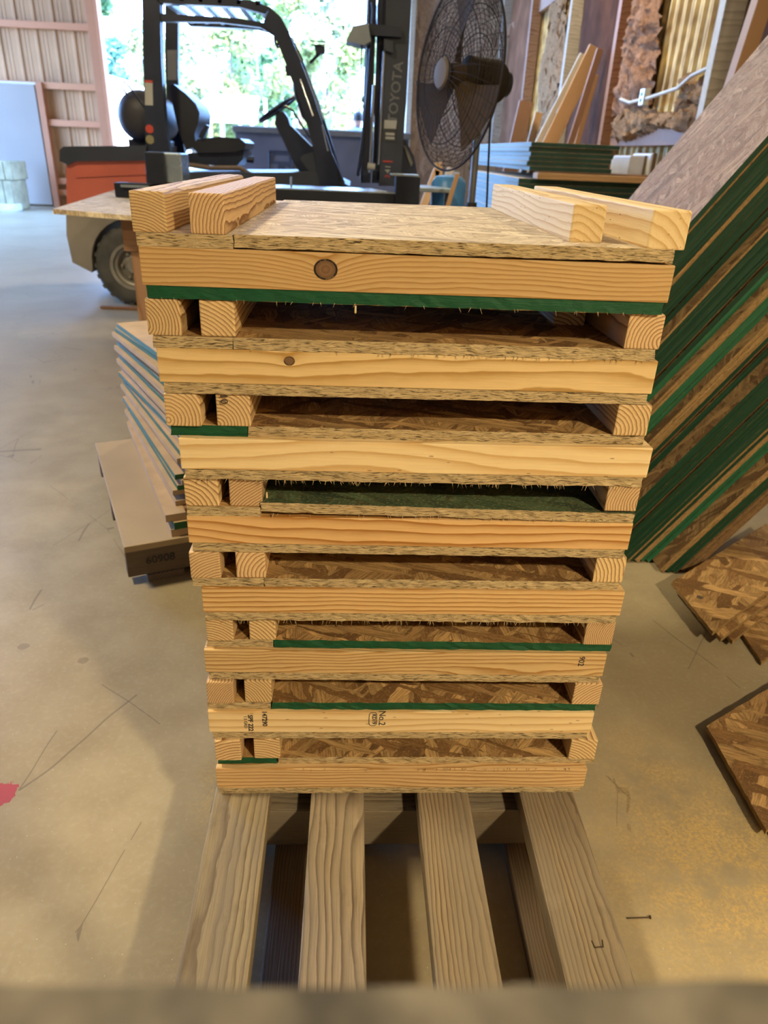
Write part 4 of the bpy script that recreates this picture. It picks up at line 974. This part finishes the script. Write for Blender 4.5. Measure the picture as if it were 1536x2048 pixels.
# small things behind the fan: low bench, blue jug, stick, offcuts
bn = empty('small_bench', tuple(at(855, 400, 5.0).xy)+(0,), 0, 'low steel bench with pale top seen below the fan cage', 'bench')
bw = .30; bz = at(860, 376, 5.0).z
B().box((0, .2, bz-.012), (bw, .45, .025), bev=.004).obj('bench_top', GLOSS, bn)
for sx_ in (-1, 1):
    for sy_ in (.02, .38): B().box((sx_*(bw/2-.025), sy_, (bz-.025)/2), (.03, .03, bz-.025)).obj('leg', BLK, bn)
jl = at(897, 372, 5.35)
JUG = paint('blue_plastic', (.08, .28, .62), .35)
jg = empty('blue_drum', (jl.x, jl.y, 0), 0, 'blue plastic drum standing behind the fan pole', 'drum')
hz = at(897, 350, 5.35).z
smooth(B().lathe([(.10, .0), (.12, .02), (.12, hz*.3), (.126, hz*.32), (.12, hz*.34), (.12, hz*.68), (.126, hz*.7), (.12, hz*.72), (.12, hz-.05), (.09, hz-.01), (.03, hz)], 24).obj('drum_body', JUG, jg), 40)
smooth(B().cyl((.05, 0, hz-.02), (.05, 0, hz+.02), .022, n=12).obj('cap', WRAP, jg), 40)
A, Bp = at(893, 420, 4.7), at(915, 348, 4.7); d = (Bp-A).normalized(); A = A-d*((A.z-.02)/d.z)
o = lumber('leaning_stick', (Bp-A).length, .02, .025, (A+Bp)/2, TIMBER, None, (0, -math.atan2(d.z, d.x), 0), .002)
tag(o, 'thin bare stick leaning in front of the blue drum', 'stick')
for k, (a, b2, mm) in enumerate((((862, 372), (874, 340), TIMBER), ((878, 372), (876, 325), TIMBER), ((890, 372), (902, 335), TIMBER_WHITE))):
    A, Bp = at(*a, 9.5), at(*b2, 9.5); d = (Bp-A).normalized(); A = A-d*((A.z-.02)/d.z)
    o = lumber('upright_offcut', (Bp-A).length, .04, .09, (A+Bp)/2, mm, None, (0, -math.atan2(d.z, d.x), 0), .003)
    tag(o, ('left', 'middle', 'right')[k]+' bare offcut standing against the back wall below the fan', 'offcut', 'offcuts below the fan')

# strips of wood on the floor behind the twisted pile
for k, (a, b2, lab) in enumerate((((202, 614), (290, 617), 'long thin wood strip on the floor by the table leg'), ((250, 604), (290, 606), 'short wood strip on the floor just behind the long one'))):
    A, Bp = atz(*a, .01), atz(*b2, .01); d = Bp-A
    o = lumber('wood_strip', d.length+.2, .04, .018, (A+Bp)/2+d.normalized()*.1+Vector((0, 0, 0)), BROWN, None, (0, 0, math.atan2(d.y, d.x)), .002); tag(o, lab, 'strip')

# far left: bundled white boards by the steel door
for k, (a, b2, t0, t1, y_) in enumerate(((-20, 27, 322, 361, 12.9), (-20, 31, 361, 414, 12.85))):
    p, q2 = at(a, t1, y_), at(b2, t1, y_); zb_, zt2 = (at(15, 361, y_).z, at(15, 322, y_).z) if k == 0 else (.0, at(15, 361, y_).z)
    e = empty('foam_bundle', ((p.x+q2.x)/2, y_+.3, zb_), 0, ('upper pale yellow bundle by the steel door', 'lower pale yellow bundle on the floor by the steel door')[k], 'bundle')
    FO = paint('pale_yellow_foam%d' % k, (.40, .36, .22), .8, 0, .2, 6)
    n = 3; wdt = (q2.x-p.x)/n
    for j in range(n): B().box((-(q2.x-p.x)/2+wdt*(j+.5), 0, (zt2-zb_)/2), (wdt*.94, .6, zt2-zb_-.01), bev=.01).obj('slab', FO, e)
o = B().box((0, 0, .05), (.35, .3, .10), bev=.01).obj('pale_carton', paint('pale_carton', (.70, .74, .80), .6), None, tuple(atz(16, 421, 0).xy)+(0,))
tag(o, 'small pale carton on the floor at the far left edge', 'carton')

# ------------------------------------------------------------------ dark waste bin with a square emblem behind the forklift
YD = 12.2
BIN = paint('bin_dark', (.085, .085, .115), .6, .1, .2, 2); BINL = paint('bin_emblem', (.025, .030, .055), .6)
d0, d1 = at(470, 258, YD).x, at(806, 262, YD).x+.1; dz_ = at(620, 257, YD).z
bn = empty('waste_bin', ((d0+d1)/2, YD+.7, 0), 0, 'dark steel waste bin with a square outlined emblem behind the forklift', 'bin')
lo_ = -bn.location
def bp(b, n_, m_): return b.obj(n_, m_, bn, lo_)
bp(B().box(((d0+d1)/2, YD+.03, dz_/2+.06), (d1-d0, .06, dz_-.12), bev=.01), 'side_panel', BIN)
bp(B().box(((d0+d1)/2, YD+1.4, dz_/2+.06), (d1-d0, .06, dz_-.12), bev=.01), 'side_panel', BIN)
for x_ in (d0+.03, d1-.03): bp(B().box((x_, YD+.7, dz_/2+.06), (.06, 1.34, dz_-.12), bev=.01), 'end_panel', BIN)
bp(B().box(((d0+d1)/2, YD+.7, .10), (d1-d0-.1, 1.3, .06)), 'bin_floor', BIN)
bp(B().box(((d0+d1)/2, YD-.02, dz_-.05), (d1-d0+.06, .10, .08), bev=.01), 'top_rim', paint('bin_rim', (.10, .095, .10), .5))
for x_ in (d0+.3, d1-.3): bp(B().box((x_, YD+.7, .035), (.12, 1.3, .07)), 'skid', BIN)
def frame(pts, r, nm):
    bp(B().tube(px(pts, YD-.008), r, 6, True), nm, BINL)
frame([(538, 302), (586, 304), (586, 362), (538, 362)], .016, 'emblem_outline')
bp(slab([(541, 305), (583, 307), (583, 311), (541, 309)], YD-.012, .02), 'emblem_bar', BINL)
bp(slab([(541, 322), (583, 324), (583, 329), (541, 327)], YD-.012, .02), 'emblem_bar', BINL)
bp(slab([(541, 309), (546, 309), (546, 323), (541, 323)], YD-.012, .02), 'emblem_bar', BINL)
bp(slab([(578, 310), (583, 310), (583, 324), (578, 324)], YD-.012, .02), 'emblem_bar', BINL)
bp(slab([(556, 328), (561, 328), (561, 362), (556, 362)], YD-.012, .02), 'emblem_bar', BINL)
o = text('emblem_letter', 'S', .36, BINL, bn, facing(at(573, 347, YD-.01)), bold=True); o.location = lo_

# ------------------------------------------------------------------ person standing outside behind the bin
pp = at(714, 240, 13.75)
SKIN = paint('skin', (.50, .26, .17), .6); SHIRT = paint('pale_blue_shirt', (.42, .52, .66), .8); JEAN = paint('dark_trousers', (.05, .07, .12), .8); HAIR = paint('dark_hair', (.03, .022, .018), .7)
pe = empty('person', (pp.x+.02, 14.6, 0), R(200), 'person in a pale blue shirt half hidden behind the forklift mast', 'person')
def skin(name, verts, edges, radii, mat, parent, sub=2):
    me = bpy.data.meshes.new(name); me.from_pydata(verts, edges, []); me.materials.append(mat)
    o = bpy.data.objects.new(name, me); link(o, parent)
    md = o.modifiers.new('skin', 'SKIN'); md.use_smooth_shade = True
    for v, r in zip(me.skin_vertices[0].data, radii): v.radius = (r, r) if not isinstance(r, tuple) else r
    me.skin_vertices[0].data[0].use_root = True
    o.modifiers.new('sub', 'SUBSURF').levels = sub; o.modifiers['sub'].render_levels = sub
    return o
hs = 1.0
body_v = [(0, 0, .95), (0, 0, 1.12), (0, 0, 1.30), (0, 0, 1.42), (0, -.005, 1.50), (.16, 0, 1.40), (.22, .02, 1.14), (.23, -.06, .90), (-.16, 0, 1.40), (-.22, .02, 1.14), (-.23, -.06, .90), (.09, 0, .88), (.10, -.01, .50), (.10, .02, .10), (.10, -.13, .04), (-.09, 0, .88), (-.10, -.01, .50), (-.10, .02, .10), (-.10, -.13, .04)]
body_e = [(0, 1), (1, 2), (2, 3), (3, 4), (3, 5), (5, 6), (6, 7), (3, 8), (8, 9), (9, 10), (0, 11), (11, 12), (12, 13), (13, 14), (0, 15), (15, 16), (16, 17), (17, 18)]
body_r = [.15, .14, .16, .11, .055, .065, .050, .034, .065, .050, .034, .09, .06, .045, .035, .09, .06, .045, .035]
skin('body', body_v, body_e, body_r, SHIRT, pe)
skin('trousers', [(0, 0, .96), (.09, 0, .86), (.10, -.01, .50), (.10, .02, .09), (-.09, 0, .86), (-.10, -.01, .50), (-.10, .02, .09)], [(0, 1), (1, 2), (2, 3), (0, 4), (4, 5), (5, 6)], [.165, .105, .075, .06, .105, .075, .06], JEAN, pe)
hb = B()
hb.lathe([(.02, -.12), (.055, -.11), (.07, -.06), (.078, .0), (.076, .05), (.055, .10), (.02, .118)], 20, Matrix.Translation((0, -.01, 1.60)) @ Matrix.Diagonal((1, 1.2, 1, 1)))
hb.box((0, -.108, 1.59), (.022, .03, .035), bev=.006)
for s_ in (-1, 1): hb.box((s_*.08, .0, 1.60), (.014, .03, .055), bev=.005)
smooth(hb.obj('head', SKIN, pe), 60)
smooth(B().lathe([(.082, -.02), (.088, .02), (.080, .07), (.055, .115), (.01, .135)], 20, Matrix.Translation((0, .012, 1.60)) @ Matrix.Diagonal((1, 1.2, 1, 1))).obj('hair', HAIR, pe), 60)
for s_ in (-1, 1): B().cyl((s_*.03, -.094, 1.61), (s_*.03, -.10, 1.61), .008, n=10).obj('eye', HAIR, pe)
B().box((0, -.095, 1.535), (.04, .01, .008), bev=.002).obj('mouth', paint('lips', (.35, .13, .10), .6), pe)
for s_ in (-1, 1):
    h_ = B(); wx, wy, wz = s_*.23, -.065, .87
    h_.box((wx, wy-.005, wz-.03), (.03, .075, .085), bev=.012)
    for k in range(4): h_.tube([(wx, wy-.032+.019*k, wz-.065), (wx-s_*.006, wy-.036+.019*k, wz-.105), (wx-s_*.018, wy-.036+.019*k, wz-.130-.008*(k in (1, 2)))], [.009, .008, .006], 6)
    h_.tube([(wx, wy-.04, wz-.01), (wx-s_*.01, wy-.065, wz-.045), (wx-s_*.015, wy-.07, wz-.075)], [.011, .009, .007], 6)
    smooth(h_.obj('hand', SKIN, pe), 60)

# ------------------------------------------------------------------ outside: sheds and trees
WHITE = paint('white_roof', (.80, .80, .78), .5, .1, .04); REDW = paint('red_siding', (.10, .008, .006), .8, spec=.1); OFFW = paint('offwhite_siding', (.70, .66, .58), .7)
YS = 34
a, b2 = at(372, 250, YS), at(512, 250, YS); rt_, rl_ = at(376, 190, YS+6).z, at(470, 246, YS).z
sh = empty('open_shed', ((a.x+b2.x)/2, YS+3, 0), 0, 'open shed with a bright white metal roof among the trees outside', 'shed')
so = -sh.location
B().prism([(a.x-.3, YS, rl_), (b2.x, YS, rl_), (b2.x-.5, YS+6, rt_), (a.x, YS+6, rt_)], (0, 0, .08)).obj('roof', WHITE, sh, so)
for x_ in (a.x, (a.x+b2.x)/2, b2.x-.2):
    B().box((x_, YS+.3, rl_/2), (.14, .14, rl_)).obj('post', OFFW, sh, so); B().box((x_, YS+5.7, rt_/2), (.14, .14, rt_)).obj('post', OFFW, sh, so)
YQ = 26
a, b2 = at(196, 250, YQ), at(262, 250, YQ); ez, rz_ = at(232, 205, YQ).z, at(205, 146, YQ).z
rb = empty('red_shed', (a.x, YQ+2, 0), 0, 'white shed with red corner trim and pale roof beside the bay door', 'shed'); so = -rb.location
B().box(((a.x+b2.x)/2-1.2, YQ+2, ez/2), (b2.x-a.x+2.4, 4, ez)).obj('walls', OFFW, rb, so)
for px_ in (212, ): x_ = at(px_, 240, YQ).x; B().box((x_, YQ-.03, ez/2), (.22, .08, ez)).obj('corner_trim', REDW, rb, so)
B().prism([(a.x-2.6, YQ-.3, rz_), (at(205, 150, YQ).x, YQ-.3, rz_), (b2.x+.3, YQ-.3, ez), (b2.x+.3, YQ-.3, ez-.12), (a.x-2.6, YQ-.3, ez-.12)], (0, 4.6, 0)).obj('roof', WHITE, rb, so)
def leafmat(name, c):
    g = G(name); r_ = g.noise(g.obj(), 1.2, 3); k = g.noise(g.obj(), 9, 2)
    col = g.ramp(g.mth('ADD', g.mth('MULTIPLY', r_, .6), g.mth('MULTIPLY', k, .4)), [(.35, tuple(x*.55 for x in c)), (.5, c), (.65, tuple(min(1, x*1.5) for x in c))])
    g.put(g.b.inputs['Base Color'], col); g.b.inputs['Roughness'].default_value = .6
    tr = g.n('BsdfTranslucent', {'Color': col}); mx = g.n('MixShader', {0: .35}); g.t.links.new(g.b.outputs[0], mx.inputs[1]); g.t.links.new(tr.outputs[0], mx.inputs[2]); g.t.links.new(mx.outputs[0], g.out.inputs[0])
    return g.m
LEAF = [leafmat('leaf_yellow_green', (.24, .28, .10)), leafmat('leaf_green', (.11, .20, .075)), leafmat('leaf_blue_green', (.08, .19, .14)), leafmat('leaf_pale', (.30, .33, .17))]
BARK = paint('bark', (.12, .09, .06), .9)
def tree(pxc, Y, wpx, ztop, zlow, mi, lab, seed, n=2600):
    rnd = random.Random(seed); c = at(pxc, 285, Y); s_ = Y/1420/.9
    rx = wpx*s_/2; e = empty('tree', (c.x, Y, 0), 0, lab, 'tree', 'trees outside the bay door')
    smooth(B().tube([(0, 0, -.1), (.05, 0, zlow), (0, .1, (zlow+ztop)/2), (0, 0, ztop*.85)], [.22, .17, .10, .03], 8).obj('trunk', BARK, e), 60)
    blobs = []
    for k in range(16):
        f = rnd.random(); z = zlow+(ztop-zlow)*f; wr_ = rx*(1-.55*max(0, f-.35))
        blobs.append((Vector((rnd.uniform(-1, 1)*wr_*.75, rnd.uniform(-1, 1)*wr_*.5, z)), rnd.uniform(.3, .5)*rx*(1-.35*f)))
    blobs.append((Vector((0, 0, ztop-rx*.3)), rx*.35))
    v, f_ = [], []
    for k in range(n):
        cc, rr = rnd.choice(blobs); d = Vector((rnd.gauss(0, 1), rnd.gauss(0, 1), rnd.gauss(0, 1))).normalized()
        p = cc+d*rr*rnd.uniform(.55, 1.08); sz = rnd.uniform(.10, .24)*Y/38
        u = Vector((rnd.gauss(0, 1), rnd.gauss(0, 1), rnd.gauss(0, 1))).normalized(); w_ = u.orthogonal().normalized()
        i0 = len(v); v += [p-u*sz, p+w_*sz*.55, p+u*sz, p-w_*sz*.55]; f_.append((i0, i0+1, i0+2, i0+3))
    me = bpy.data.meshes.new('foliage'); me.from_pydata(v, [], f_); mobj('foliage', me, LEAF[mi], e)
TREES = [(205, 40, 90, 11.0, 1.2, 1, 'tall green tree right beside the left door post'), (250, 36, 80, 4.9, .6, 2, 'round blue-green tree above the white and red shed'),
         (300, 39.5, 100, 5.6, .8, 3, 'pale tree behind the forklift gas tank'), (385, 46, 120, 6.2, .8, 3, 'pale tree behind the forklift seat'), (470, 42, 130, 6.6, .8, 0, 'yellow-green tree seen through the middle of the forklift cab'),
         (520, 52, 100, 9.2, .8, 1, 'green tree behind the steering wheel'), (600, 40, 120, 7.8, .6, 0, 'yellow-green tree seen behind the front cab post'), (655, 44, 110, 9.6, .6, 3, 'tall pale tree between cab post and mast'),
         (715, 38, 110, 5.6, .5, 0, 'lower yellow-green tree beside the mast'), (800, 46, 120, 9.0, .5, 1, 'green tree behind the mast at the right door post'), (560, 62, 220, 6.4, .3, 1, 'broad far hedge of trees in the middle distance'), (360, 82, 220, 5.4, .3, 2, 'broad far blue-green trees at left')]
for k, (a, Y, wpx, zt2, zl, mi, lab) in enumerate(TREES): tree(a, Y, wpx, zt2, zl, mi, lab, 100+k)
